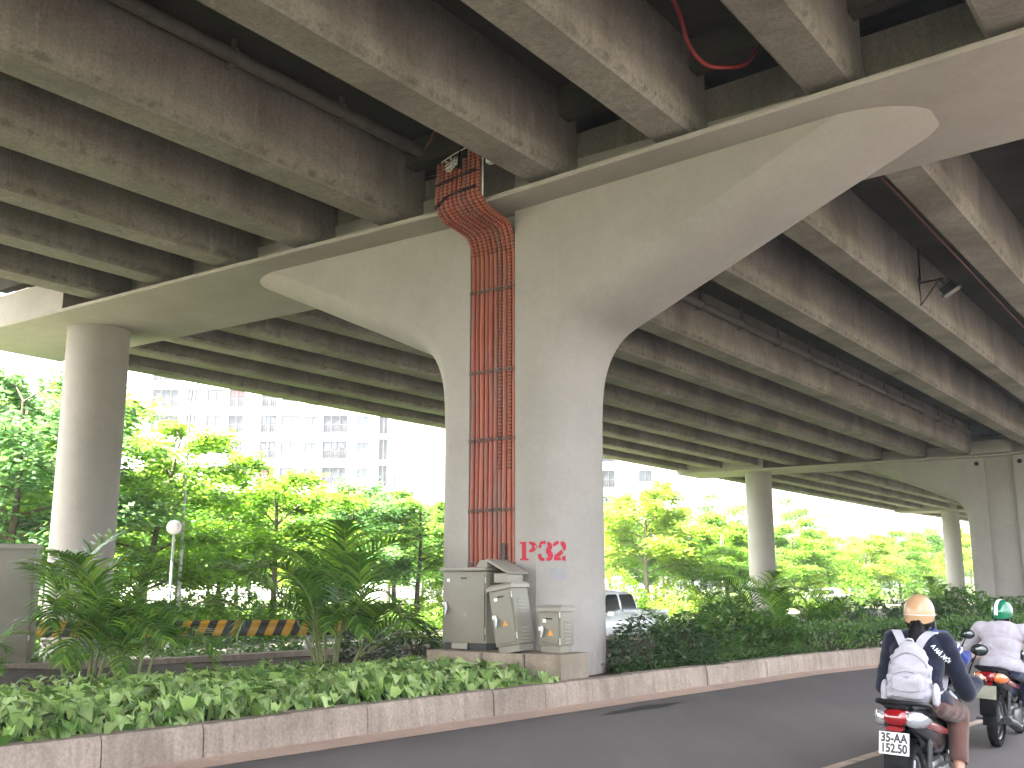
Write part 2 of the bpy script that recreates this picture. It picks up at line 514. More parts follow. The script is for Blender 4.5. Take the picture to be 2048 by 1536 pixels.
def strip(name, pts, o0, o1, z0, z1, mat):
    mb = MB(); vs = []
    for i, p in enumerate(pts):
        n = side(pts[max(0, i - 1)], pts[min(len(pts) - 1, i + 1)])
        vs += [p + n * o0 + Vector((0, 0, z0)), p + n * o1 + Vector((0, 0, z1))]
    mb.add(vs, [(2 * i, 2 * i + 1, 2 * i + 3, 2 * i + 2) for i in range(len(pts) - 1)])
    return tag(mb.build(name, mat), kind='structure')


strip('road', rp, -.1, 30, 0, 0, M['asphalt'])
strip('gutter', rp, -.05, .40, .022, .006, M['gutter'])
strip('road_marking', [p for p in rp if -4 < p.x < 9], 4.58, 4.70, .004, .004, M['marking'])
# tar patch and drain grate beside the gutter
pt = MB()
pc = Vector((1.75, 14.15, 0)); d = Vector((KD[0], KD[1], 0)); n = Vector((d.y, -d.x, 0))
pv = []
for i in range(26):
    a = 2 * PI * i / 26
    q = pc + d * (math.cos(a) * (.85 + .13 * math.sin(3 * a))) + n * (math.sin(a) * (.13 + .03 * math.cos(5 * a)))
    pv.append(q + Vector((0, 0, .005)))
pt.add(pv, [tuple(range(26))])
tag(pt.build('road_stain', M['patch']), kind='structure')

kb = MB()
for i in range(len(kp) - 1):
    a, b = kp[i], kp[i + 1]
    d = (b - a).normalized(); nn = Vector((d.y, -d.x, 0))
    gap = .0012 if i % 5 else .012
    a2, b2 = a + d * gap, b - d * gap
    dz = rnd.uniform(-.006, .006); do = rnd.uniform(-.006, .006); tw = rnd.uniform(-.004, .004)
    prof = [(0.0, -.05), (-.02, .27), (-.05, .322), (-.24, .325), (-.24, -.05)]
    secs = []
    for q, e in ((a2, -1), (a2 + (b2 - a2) * .33, 0), (a2 + (b2 - a2) * .66, 0), (b2, 1)):
        secs.append([q + nn * (o + do + tw * e) + Vector((0, 0, z + (dz if z > .1 else 0) + (rnd.uniform(-.003, .003) if z > .1 else 0))) for o, z in prof])
    kb.loft(secs)
tag(kb.build('kerb', M['kerb'], smooth=30), kind='structure')

# planted median: soil between the kerb and the rear kerb
REAR = [(-20, 8.0), (-13.5, 12.8), (-8.5, 17.0), (-6.35, 18.5), (-4.95, 19.8), (-3.9, 21.0), (-1.2, 22.9), (3.5, 27.0), (8, 31.2), (16, 37.5), (30, 45), (60, 62)]
rr = resample(REAR, 1.0)
sb = MB(); vs = []; k = 0
lo = resample(KERB, 1.0); m_ = min(len(lo), len(rr))
lo = [lo[int(i * (len(lo) - 1) / (m_ - 1))] for i in range(m_)]; hi = [rr[int(i * (len(rr) - 1) / (m_ - 1))] for i in range(m_)]
for a, b in zip(lo, hi):
    for t in range(7):
        q = a.lerp(b, .02 + t / 6 * .97); vs.append((q.x, q.y, .24 + rnd.uniform(-.03, .04)))
sb.add(vs, [(i * 7 + t, i * 7 + t + 1, (i + 1) * 7 + t + 1, (i + 1) * 7 + t) for i in range(m_ - 1) for t in range(6)])
tag(sb.build('soil_bed', M['soil'], smooth=60), kind='structure')
rk = MB()
for i in range(len(rr) - 1):
    a, b = rr[i], rr[i + 1]; d = (b - a).normalized(); nn = Vector((d.y, -d.x, 0)); a = a + d * .006; b = b - d * .006
    rk.loft([[q + nn * o + Vector((0, 0, z)) for o, z in ((.1, -.33), (.1, .33), (-.1, .34), (-.12, -.33))] for q in (a, b)])
tag(rk.build('rear_kerb', M['kerb']), kind='structure')
strip('back_lane', resample(REAR, 2.0), -.12, -6.5, -.31, -.31, M['lane'])
strip('park_path', resample(REAR, 2.0), -6.8, -9.6, -.30, -.30, M['paving'])

# ================================================================== VIADUCT
HALF = [(0.0, -.4), (0.0, .5), (0.0, 1.5), (0, 2.6), (0, 3.8), (.01, 4.45), (.06, 4.95), (.2, 5.33), (.46, 5.62), (1.0, 5.88),
        (1.86, 6.27), (3.01, 6.78), (4.09, 7.26), (5.0, 7.66), (5.65, 7.96)]


def pier_half(sgn, v0, cv, mb):
    P = smooth_path([(x + v0, 0, z) for x, z in HALF], 5)
    nm = []
    for i in range(len(P)):
        t = (P[min(i + 1, len(P) - 1)] - P[max(0, i - 1)]).normalized()
        nm.append(Vector((-t.z, 0, t.x)))          # towards the inside of the body
    secs = []
    for k in range(-8, 9):
        th = R(77) * k / 8
        u = .95 * math.sin(th) / math.sin(R(77)); ins = .42 * (1 - math.cos(th)) / (1 - math.cos(R(77)))
        q = [(P[i].x + nm[i].x * ins, u, P[i].z + nm[i].z * ins) for i in range(len(P))]
        zt = q[-1][2]
        sec = [(cv, u, -.4)] + q + [(cv, u, max(7.96, zt))]
        secs.append([(sgn * x if x is not cv else sgn * cv, y, z) for x, y, z in sec])
    mb.loft(secs)


def cap_mesh():
    mb = MB()
    secs = []
    for v in (-11.85, -9, -6, -3, 0, 3, 6, 9, 12.2):
        z = zc(v)
        secs.append([(v, u, q) for u, q in ((-1.57, z), (-1.6, z + .03), (-1.6, z + .065), (-.86, z + .145), (-.86, z + 1.05), (.86, z + 1.05), (.86, z + .145), (1.6, z + .13), (1.6, z + .03), (1.57, z))])
    mb.loft(secs)
    secs = []
    for v in (-17.2, -14.5, -11.85):            # solid end block beyond the last girder of the near span
        z = zc(v)
        secs.append([(v, u, q) for u, q in ((-1.57, z), (-1.6, z + .03), (-1.6, z + .80), (.84, z + .80), (.84, z + .145), (1.6, z + .13), (1.6, z + .03), (1.57, z))])
    mb.loft(secs)
    return mb.mesh('cap', M['cap'])


CAPM = None


def pier(name, label, u, v, rz, v0=1.3, channel=True):
    global CAPM
    base = W(v, u, 0)
    t = thing(name, label, 'bridge pier', base, rz)
    mb = MB()
    c0, c1 = (.44, .49) if v0 < 1.5 else (.66, .66)
    pier_half(1, v0, c1, mb); pier_half(-1, v0, c0, mb)
    mb.box(((c1 - c0) / 2, (-.80 + .95) / 2, 3.78), (c0 + c1, 1.75, 8.36))
    mb.build('shaft', M['shaft'], t, 16)
    if CAPM is None:
        CAPM = cap_mesh()
    cp = link('pier_cap', CAPM, t)
    if CAPM.users == 1:
        bm = bmesh.new(); bm.from_mesh(CAPM); bmesh.ops.recalc_face_normals(bm, faces=bm.faces[:]); bm.to_mesh(CAPM); bm.free()
        CAPM.materials.append(M['stem'])
        for p in CAPM.polygons:                     # the upstand between the girder ends is raw concrete
            if p.center.z > zc(p.center.x) + .14 and abs(p.center.y) < 1.5: p.material_index = 1
    for s in (-1,):
        cm = MB(); z = zc(s * 12.84)
        cm.lathe([(.735, -.4), (.735, 1), (.733, 3), (.733, 5), (.735, z + .03)], 40, Matrix.Translation((s * 12.84, 0, 0)))
        cm.build('outer_column', M['shaft'], t, 40)
    return t


P32 = pier('bridge_pier', 'pale concrete pier numbered P32 with flared arms, orange conduits running up its face', 0, 0, -AZ)


def bearing(a, b): return math.atan2(b.x - a.x, b.y - a.y)


PU = [(-41, -.3), (0, 0), (41, .9), (81.5, 1.9), (122, 5.5)]
PW = [W(v, u) for u, v in PU]
P33 = pier('bridge_pier', 'second pale pier, behind the white shirted rider, with a round column left of it', 41, .5, -bearing(PW[1], PW[2]), 1.75)
P34 = pier('bridge_pier', 'farthest pier, only its sunlit round outer column showing between the trees', 81.5, 1.9, -bearing(PW[2], PW[3]))

# painted number, wrapped round the corner of the shaft
SP = []
for k in range(0, 61):
    th = R(-77 + k * 2.3); SP.append(Vector((1.3 - .42 * (1 - math.cos(th)) / (1 - math.cos(R(77))), .95 * math.sin(th) / math.sin(R(77)))))


def surf(s, z, off=.004):
    """s: arc length along the shaft from v=0.5 on its near face"""
    if s <= .38: return Vector((.5 + s, -.95 - off, z))
    s -= .38
    for a, b in zip(SP, SP[1:]):
        L = (b - a).length
        if s <= L:
            q = a.lerp(b, s / L); d = (b - a).normalized(); return Vector((q.x + d.y * off, q.y - d.x * off, z))
        s -= L
    return Vector((SP[-1].x, SP[-1].y, z))


def band(mb, path, w, x0, hgt, z0, wid):
    """path of (x,y) with widths, mapped on the shaft"""
    vs = []
    for i, (x, y) in enumerate(path):
        a = path[max(0, i - 1)]; b = path[min(len(path) - 1, i + 1)]
        dx, dy = b[0] - a[0], b[1] - a[1]; L = math.hypot(dx, dy) or 1
        nx, ny = -dy / L, dx / L
        for e in (-1, 1):
            vs.append(surf(x0 + (x + nx * e * w[i] / 2) * wid, z0 + (y + ny * e * w[i] / 2) * hgt))
    mb.add(vs, [(2 * i, 2 * i + 1, 2 * i + 3, 2 * i + 2) for i in range(len(path) - 1)])


def line(a, b, n=6): return [(a[0] + (b[0] - a[0]) * i / n, a[1] + (b[1] - a[1]) * i / n) for i in range(n + 1)]


def arc(cx, cy, rx, ry, a0, a1, n=14): return [(cx + rx * math.cos(R(a0 + (a1 - a0) * i / n)), cy + ry * math.sin(R(a0 + (a1 - a0) * i / n))) for i in range(n + 1)]


def lens(n, w0, w1): return [w0 + (w1 - w0) * math.sin(PI * i / n) for i in range(n + 1)]


num = MB(); ZB, HT = 1.985, .285
# P
x0, wd = .08, .32
band(num, line((.25, .0), (.25, 1.0)), [.26] * 7, x0, HT, ZB, wd)
band(num, line((.0, .05), (.12, .05), 2), [.1] * 3, x0, HT, ZB, wd); band(num, line((.38, .05), (.52, .05), 2), [.1] * 3, x0, HT, ZB, wd)
band(num, line((.0, .95), (.12, .95), 2), [.1] * 3, x0, HT, ZB, wd)
q = arc(.50, .72, .36, .23, 84, -84); band(num, q, lens(14, .09, .27), x0, HT, ZB, wd)
# 3
x0, wd = .435, .20
band(num, arc(.38, .74, .42, .21, 150, 75), lens(14, .16, .17), x0, HT, ZB, wd)
band(num, arc(.40, .74, .42, .21, 60, -75), lens(14, .12, .36), x0, HT, ZB, wd)
band(num, arc(.40, .25, .46, .22, 75, -72), lens(14, .12, .40), x0, HT, ZB, wd)
band(num, arc(.38, .25, .44, .21, -88, -158), lens(14, .13, .2), x0, HT, ZB, wd)
band(num, line((-.06, .74), (.16, .74), 3), [.16] * 4, x0, HT, ZB, wd); band(num, line((-.1, .24), (.16, .24), 3), [.18] * 4, x0, HT, ZB, wd)
# 2
x0, wd = .655, .215
band(num, arc(.42, .70, .42, .25, 165, 90), lens(14, .18, .2), x0, HT, ZB, wd)
band(num, arc(.46, .70, .42, .25, 75, -35), lens(14, .14, .36), x0, HT, ZB, wd)
band(num, line((.72, .48), (.10, .14), 8), [.24] * 9, x0, HT, ZB, wd)
band(num, line((.04, .08), (.58, .08), 5), [.17] * 6, x0, HT, ZB, wd); band(num, line((.68, .10), (.98, .12), 4), [.2, .22, .24, .28, .32], x0, HT, ZB, wd)
num.build('painted_number', M['red_paint'], P32)
gp = MB(); vs = []
for i in range(9):
    for z in (1.69, 1.86): vs.append(surf(.60 + i * .035, z + .006 * math.sin(i * 2.1), .003))
gp.add(vs, [(2 * i, 2 * i + 1, 2 * i + 3, 2 * i + 2) for i in range(8)])
gp.build('paint_patch', M['grey_paint'], P32)
# a pedestal and drain holes on the second pier
pb = MB().box((-.25, -1.18, zc(0) + .46), (2.0, .5, .64), None, .03); pb.build('pedestal', M['cap'], P33, 40)
for v in (-1.0, .95):
    MB().lathe([(.11, 0), (.11, .012), (.09, .014), (.088, .004)], 20, Matrix.Translation((v, -.95, 7.42)) @ Matrix.Rotation(PI / 2, 4, 'X')).build('drain_hole', M['black'], P33, 40)

# ---- spans
GV = [-1.85 - 2.2 * k for k in range(8)][::-1] + [1.38, 3.64, 5.95, 8.2, 10.4]
GH = 1.42


def girder_mesh(L):
    mb = MB(); prof = [(-.28, 0), (-.35, .07), (-.35, .30), (-.325, .55), (-.325, GH), (.325, GH), (.325, .55), (.35, .30), (.35, .07), (.28, 0)]
    k = 12
    mb.loft([[(x, y, z) for x, z in prof] for y in [L * i / k for i in range(k + 1)]])
    me = mb.mesh('girder', M['girder'])
    bm = bmesh.new(); bm.from_mesh(me); bmesh.ops.recalc_face_normals(bm, faces=bm.faces[:]); bm.to_mesh(me); bm.free()
    return me


SPAN = ['overhead span above the camera, its girders ending on the pier numbered P32',
        'span beyond the pier numbered P32, carrying the black floodlight',
        'third span, beyond the second pier down the road', 'last and farthest span of the overpass']
gm = {}
spans = []
for i in range(4):
    a, b = PW[i], PW[i + 1]; L = (b - a).length; br = bearing(a, b)
    t = thing('bridge_span', SPAN[i], 'bridge deck', a, -br, 'spans of the concrete overpass')
    key = round(L, 1)
    if key not in gm: gm[key] = girder_mesh(L - 1.84)
    gv = GV if i else [q for q in GV if q > -11.2]; vl = gv[0] - (.6 if i else 5.4); vr = 11.9  # near deck overhang stretched left, out of view, to shade the cap end block
    for v in gv:
        g = link('girder', gm[key], t); g.location = (v, .92, zc(v) + .175)
    dk = MB(); secs = []
    for y in [L * q / 10 for q in range(11)]:
        y = min(max(y, .01), L - .01)
        secs.append([(v, y, zc(v) + .175 + GH + .003 + dz) for v, dz in ((vl, 0), (0, 0), (vr, 0), (vr, .32), (0, .32), (vl, .32))])
    dk.loft(secs); dk.build('deck_slab', M['deck'], t)
    for s in (-1, 1):
        pr = MB(); e = vr - .45 if s > 0 else -vl - .45; z = zc(s * e) + .175 + GH + .325
        pr.loft([[(s * (e + x), y, z + q) for x, q in ((0, 0), (.45, 0), (.45, .9), (.25, .9), (.18, .3), (0, .15))] for y in (.01, L / 2, L - .01)])
        pr.build('parapet', M['cap'], t)
    for y in (1.3, L - 1.3):
        dm = MB()
        dm.loft([[(v, yy, zc(v) + q) for yy, q in ((y - .14, 1.12), (y + .14, 1.12), (y + .14, .17 + GH), (y - .14, .17 + GH))] for v in (vl + .6, -5, 0, 5, vr - 1.4)])
        dm.build('diaphragm', M['deck'], t)
    spans.append((t, L))

# ---- drain pipes slung beside a girder, with strap hangers
for si, (y0, y1, z, lab) in enumerate([(26, 40.2, 9.02, 'dusty drain pipe slung on strap hangers beside the girder nearest the orange conduits'),
                                       (1.0, 38.5, 8.78, 'long drain pipe on hangers along a girder beyond the pier numbered P32')]):
    t, L = spans[si]
    base = W(-1.28, (-41 + y0) if si == 0 else y0, z)
    pt_ = thing('drain_pipe', lab, 'pipe', base, t.rotation_euler.z)
    MB().tube([(0, 0, 0), (0, (y1 - y0) / 2, .0), (0, y1 - y0, 0)], .105, 16).build('pipe', M['pvc'], pt_, 60)
    y = .9
    while y < y1 - y0 - .3:
        h = MB()
        h.tube([(.12 * math.cos(a), y, .12 * math.sin(a)) for a in [2 * PI * q / 14 for q in range(15)]], .014, 6)
        top = zc(0) + .175 + GH - z - .01
        h.box((.0, y, (top + .12) / 2), (.07, .05, top - .12)); h.box((-.06, y, -.13), (.2, .06, .02))
        h.build('hanger', M['pvc'], pt_)
        y += 2.15 if si == 0 else 2.6

# ---- orange conduits
cb_ = thing('conduit_bundle', 'bundle of ten dusty orange corrugated conduits strapped in the pier groove', 'conduit', W(0, -.95, 0), -AZ)
for i in range(10):
    v = -.385 + i * .0925; r = .040
    ztop = [8.50, 8.5, 8.49, 8.36, 8.33, 8.33, 8.47, 8.62, 8.60, 8.56][i] - .02
    jx = rnd.uniform(-.006, .006); ju = rnd.uniform(-.012, .012); w1 = rnd.uniform(0, 6)
    key = [(v + jx, .045, 1.25), (v, .035 + ju, 2.6), (v - jx, .05, 4.2), (v + jx, .04 + ju, 5.6), (v, .045, 6.8), (v - .005, .02, 7.18),
           (v - .02, -.10, 7.40 + .01 * i), (v - .05, -.40, 7.50 + .008 * i), (v - .07, -.66, 7.54 + .012 * i), (v - .085, -.82, 7.68 + .012 * i), (v - .09, -.85, 7.9), (v - .085 + jx, -.84, 8.15), (v - .075 + .01 * math.sin(w1), -.84, ztop)]
    P = smooth_path(key, 24)
    # walk at an even pitch so that the ribs are regular
    ev = [P[0]]; acc = 0
    for a, b in zip(P, P[1:]):
        L = (b - a).length; t0 = 0
        while acc + (L - t0) >= .0145:
            t0 += .0145 - acc; acc = 0; ev.append(a.lerp(b, min(1, t0 / L)))
        acc += L - t0
    zr = 7.05 if i not in (6, 8) else 3.4        # ribs are worn smooth or dirt-filled lower down
    rs = [r + ((.0055 if j % 4 in (1, 2) else -.006) if ev[j].z > zr else (.001 if j % 4 in (1, 2) else -.001)) for j in range(len(ev))]
    cm = MB().tube(ev, rs, 9)
    for j in range(len(ev) - 1):
        if j % 4 == 3 and ev[j].z > zr:
            for q in range(9): cm.m[j * 9 + q] = 1
    cm.build('conduit', [M['conduit'], M['conduit_groove']], cb_, 80)
for z in (1.92, 2.77, 3.91, 5.04, 6.42):
    c = MB()
    for dz, u in ((0, -.012), (.03, -.014)):
        c.tube([(-.46, .02, z + dz), (-.44, u, z + dz), (.05, u - .008, z + dz + .008), (.49, u, z + dz), (.5, .02, z + dz)], .007, 6)
    for i in range(0, 10, 2): c.box((-.385 + i * .0925, u - .012, z + .01), (.02, .02, .05))
    c.build('clamp', M['clamp'], cb_)
for z, k in ((8.13, 0), (7.86, 1)):
    c = MB().tube([(-.50, -.86, z - .05 - .1 * k), (-.48, -.905, z - .04 - .1 * k), (-.2, -.91, z), (.05, -.915, z + .02), (.34, -.905, z + .05), (.37, -.86, z + .05)], .02, 7)
    c.build('tape', M['black'], cb_, 60)
wire = MB(); wr = random.Random(4)
P = [(-.32, -.80, 8.47)]
for k in range(26): P.append((-.16 + wr.uniform(-.14, .14), -.88 + wr.uniform(-.05, .03), 8.40 + wr.uniform(-.12, .14)))
wire.tube(smooth_path(P, 4), .006, 5); wire.tube(smooth_path([(-.4, -.86, 8.5), (-.1, -.9, 8.56), (.15, -.88, 8.62), (.3, -.84, 8.63)], 5), .008, 5)
wire.build('string', M['sticker_white'], cb_)
MB().tube(smooth_path([(-.02, -.88, 8.30), (.0, -.9, 8.5), (.05, -.86, 8.72), (.1, -.7, 9.0)], 6), .014, 6).build('cable', M['black'], cb_)
MB().tube(smooth_path([(-.62, -1.05, 8.72), (-.50, -1.05, 8.82), (-.44, -1.02, 9.0), (-.45, -.95, 9.2)], 6), .016, 7).build('loose_conduit', M['conduit'], cb_, 60)
MB().box((.47, -.87, 8.10), (.012, .02, .75)).box((.60, -.80, 8.42), (.16, .12, .3)).build('bracket', M['sticker_white'], cb_)
# a dark flat bar in front of the conduits
bar = MB().box((.30, -.045, 1.95), (.06, .02, .62)); bar.build('flat_bar', M['dark_steel'], cb_)

# red cables
rc = MB().tube(smooth_path([W(4.45, -7.5, 9.35), W(4.55, -4.2, 9.3), W(4.6, -3.2, 8.9), W(4.62, -2.9, 8.5), W(4.70, -2.6, 8.33), W(4.85, -2.3, 8.36), W(5.0, -1.9, 8.55), W(5.05, -1.5, 9.0)], 8), .028, 10)
tag(rc.build('cable', M['red_cable'], smooth=60), 'thick red cable sagging between two girders above the road', 'cable')
rc2 = MB().tube([W(5.555, 1.0, 8.20), W(5.56 + .15, 14, 8.2), W(5.56 + .35, 30, 8.2)], .022, 8)
tag(rc2.build('cable', M['red_dark'], smooth=60), 'dark red cable fixed low along the girder beside the floodlight', 'cable')

# floodlight on the girder
fl = thing('floodlight', 'black floodlight on a bent bracket hung from the side of a girder', 'floodlight', W(4.24, 10.35, 8.38), -AZ); fl.scale = (1.2, 1.2, 1.1)
MB().box((-.02, 0, .0), (.02, .07, .62)).tube([(-.01, 0, -.28), (.34, 0, .18)], .018, 6).tube([(-.01, 0, .2), (.46, -.05, .2)], .022, 8).build('bracket', M['dark_steel'], fl, 50)
MB().tube(smooth_path([(.0, 0, .25), (.0, .02, .7), (-.0, .05, 1.15), (.02, .08, 1.25), (.3, .3, 1.3), (.9, .7, 1.3)], 6), .018, 7).build('cable', M['black'], fl, 60)
hd = thing('lamp_head', None, None); hd.parent = fl; hd.location = (.56, -.1, -.10); hd.rotation_euler = (R(10), R(-32), 0)
h = MB().box((0, 0, .06), (.30, .34, .16), None, .03)
for k in range(7): h.box((-.12 + .04 * k, 0, .17), (.012, .3, .08))
h.box((0, 0, -.03), (.40, .44, .03), None, .01); h.box((0, 0, .27), (.06, .06, .14)); h.build('housing', M['black'], hd, 40)
MB().box((0, 0, -.047), (.34, .38, .006)).build('lens', M['lens_clear'], hd)
MB().box((.9, .7, 1.31), (.4, .12, .05)).build('clip', M['steel'], fl)

# ================================================================== CABINETS
def vent(mb, c, w, n, pitch, axis):
    for i in range(n):
        z = c[2] + (i - (n - 1) / 2) * pitch
        d = (.014, w, pitch * .45) if axis == 'x' else (w, .014, pitch * .45)
        mb.box((c[0], c[1], z), d, None, .004)


def triangle(mb, c, s):
    x, y, z = c
    mb.add([(x - s, y, z), (x + s, y, z), (x, y, z + s * 1.7), (x - s, y - .003, z), (x + s, y - .003, z), (x, y - .003, z + s * 1.7)],
           [(0, 2, 1), (3, 4, 5), (0, 1, 4, 3), (1, 2, 5, 4), (2, 0, 3, 5)])


pl = thing('plinth', 'stained concrete plinth in three blocks carrying the electrical cabinets', 'plinth', W(0, -1.45, .2), -AZ)
for (a, b, u0, u1, z) in ((-.52, .47, -.40, .46, .45), (.50, 1.22, -.36, .46, .45), (1.25, 1.86, -.34, .40, .46)):
    MB().box(((a + b) / 2, (u0 + u1) / 2, z / 2 - .1), (b - a, u1 - u0, z + .2), None, .02).build('block', M['plinth'], pl, 30)


def cabinet(label, loc, rz, w, dp, h, lid, vents, kind):
    t = thing('electrical_cabinet', label, 'cabinet', loc, rz, 'roadside electrical cabinets')
    MB().box((0, 0, .05), (w - .05, dp - .05, .10), None, .006).build('base', M['dark_steel'] if kind == 0 else M['cabinet'], t)
    MB().box((0, 0, .10 + (h - .10) / 2), (w, dp, h - .10), None, .012).build('body', M['cabinet'], t, 30)
    if lid == 'hip':
        z = h + .002; a = w / 2 + .022; b = dp / 2 + .03
        lm = MB().loft([[(-a, -b, z), (a, -b, z), (a, b, z), (-a, b, z)], [(-a, -b, z + .05), (a, -b, z + .05), (a, b, z + .05), (-a, b, z + .05)],
                        [(-a * .9, -b * .75, z + .085), (a * .9, -b * .75, z + .085), (a * .9, b * .75, z + .085), (-a * .9, b * .75, z + .085)]])
        lm.build('lid', M['cabinet_light'], t)
    door = MB().box((-.005, -dp / 2 - .010, .14 + (h - .19) / 2), (w - .05, .022, h - .19), None, .006).build('door', M['cabinet'], t, 30)
    hx = -w / 2 + .09
    hm = MB().box((hx, -dp / 2 - .033, h * .52), (.045, .026, .15), None, .006).box((hx + .02, -dp / 2 - .055, h * .49), (.03, .03, .13), roty(R(18)), .006)
    hm.box((hx - .03, -dp / 2 - .03, h * .58), (.07, .02, .06), None, .004)
    hm.build('handle', M['steel'], door)
    for z in (h * .2, h * .85):
        MB().tube([(w / 2 - .012, -dp / 2 - .016, z), (w / 2 - .012, -dp / 2 - .016, z + .09)], .011, 8).build('hinge', M['steel'], door)
    tri = MB(); triangle(tri, (.03, -dp / 2 - .023, h * .42), .05 if kind != 0 else .055)
    tri.build('warning_sticker', M['sticker_orange'] if kind else M['cabinet_light'], door)
    MB().box((-w / 2 + .12, -dp / 2 - .022, h - .13), (.055, .004, .045)).build('sticker', M['sticker_white'], door)
    MB().box((.0, -dp / 2 - .022, h - .1), (.12, .004, .025)).build('name_plate', M['dark_steel'], door)
    for zz, n in vents:
        vm = MB(); vent(vm, (w / 2 + .003, 0, h * zz), dp * .5, n, .05, 'x')
        vm.build('vent', M['cabinet_light'], t)
    return t


big = cabinet('tallest grey cabinet, under an open tilted lid, left of the other two', W(.005, -1.35, .655), -AZ, .84, .50, 1.16, None, ((.30, 6), (.86, 3)), 0)
lo_ = MB().box((-.01, 0, 1.195), (.90, .60, .05), None, .012); lo_.build('lid', M['cabinet_light'], big, 30)
l2 = MB().loft([[(.26, -.31, 1.222), (.46, -.31, 1.222), (.46, .3, 1.222), (.26, .3, 1.222)], [(.30, -.25, 1.33), (.42, -.25, 1.33), (.42, .25, 1.33), (.30, .25, 1.33)]])
l2.box((.62, .0, 1.23), (.46, .52, .035), roty(R(26)), .01).box((.66, -.02, 1.06), (.26, .40, .14), None, .01)
l2.build('tilted_lid', M['cabinet_light'], big, 30)
MB().box((-.08, -.258, .055), (.30, .02, .09), None, .006).build('vent_plate', M['cabinet_light'], big)
# leaning cabinet
c2 = cabinet('grey cabinet leaning over to the left between the other two', W(.97, -1.60, .655), -AZ, .42, .40, .90, 'hip', ((.25, 5), (.72, 5)), 1)
c2.rotation_euler = (0, R(-9.5), -AZ)
c3 = cabinet('smallest grey cabinet with an orange warning triangle, right of the other two', W(1.53, -1.40, .665), -AZ, .39, .34, .575, 'hip', ((.5, 7),), 2)
# cabinet at the left edge, by the rear kerb
c4 = cabinet('large pale grey cabinet at the left edge beside palm fronds', Vector((-8.95, 17.9, .30)), R(16), 1.35, .6, 1.92, 'hip', ((.5, 8),), 1)
plb = thing('plinth', 'low concrete plinth under the large cabinet at the left edge', 'plinth', (-8.95, 17.9, .0), R(16))
MB().box((0, 0, .02), (1.6, .85, .56), None, .02).build('block', M['plinth'], plb, 30)

# ================================================================== GUARD RAIL, LAMPS
gr = thing('guard_rail', 'low guard rail banded in yellow and black behind the palms', 'guard rail', (-6.8, 20.9, -.3))
ga, gbb = Vector((-4.2, -.15, 0)), Vector((3.3, 1.30, 0)); gd = (gbb - ga); gl = gd.length; ang = math.atan2(gd.y, gd.x)
gm_ = MB(); nseg = 44
for i in range(nseg):
    s0, s1 = gl * i / nseg, gl * (i + 1) / nseg; gm_.mi = (i // 1) % 2; sl = .13
    pts = []
    for z, y in ((.86, -.04), (.92, -.075), (1.0, -.05), (1.06, -.05), (1.12, -.075), (1.18, -.04)):
        k = (z - .86) / .32 * sl
        pts.append((z, y, k))
    e = rotz(ang)
    a = [e @ Vector((s0 + k, y, z)) + ga for z, y, k in pts] + [e @ Vector((s0 + k, y + .012, z)) + ga for z, y, k in pts[::-1]]
    b = [e @ Vector((s1 + k, y, z)) + ga for z, y, k in pts] + [e @ Vector((s1 + k, y + .012, z)) + ga for z, y, k in pts[::-1]]
    gm_.loft([a, b], cap=(i in (0, nseg - 1)))
gm_.build('rail', [M['yellow'], M['band_black']], gr, 50)
for i in range(4):
    p = ga + gd * (.08 + .27 * i)
    MB().lathe([(.075, -.05), (.075, .85), (.06, .88)], 14, Matrix.Translation(p + Vector((0, .06, 0)))).build('post', M['post_grey'], gr, 40)

lp = thing('park_lamp', 'white globe park lamp among the trees left of the pier', 'lamp', (-10.0, 30.3, -.3))
MB().lathe([(.09, 0), (.09, .3), (.05, .35), (.04, 3.35)], 12).build('pole', M['steel'], lp, 40)
MB().ball((0, 0, 3.55), .22, 18).build('globe', M['globe'], lp, 60)
for nm, x, y, hh, lab in (('street_lamp', -10.85, 33.75, 8.2, 'tall slim street lamp pole rising through the trees in front of the apartments'),
                          ('street_lamp', 16.1, 79, 9.5, 'slim distant street lamp pole left of the second round column')):
    sl_ = thing(nm, lab, 'street lamp', (x, y, -.3))
    MB().lathe([(.10, 0), (.07, .4), (.04, hh)], 12).tube(smooth_path([(0, 0, hh - .1), (.1, 0, hh + .3), (.6, 0, hh + .5), (1.2, 0, hh + .5)], 5), .04, 8).build('pole', M['steel'], sl_, 50)
    MB().box((1.45, 0, hh + .5), (.6, .25, .1), None, .03).build('lamp_head', M['alu'], sl_, 40)

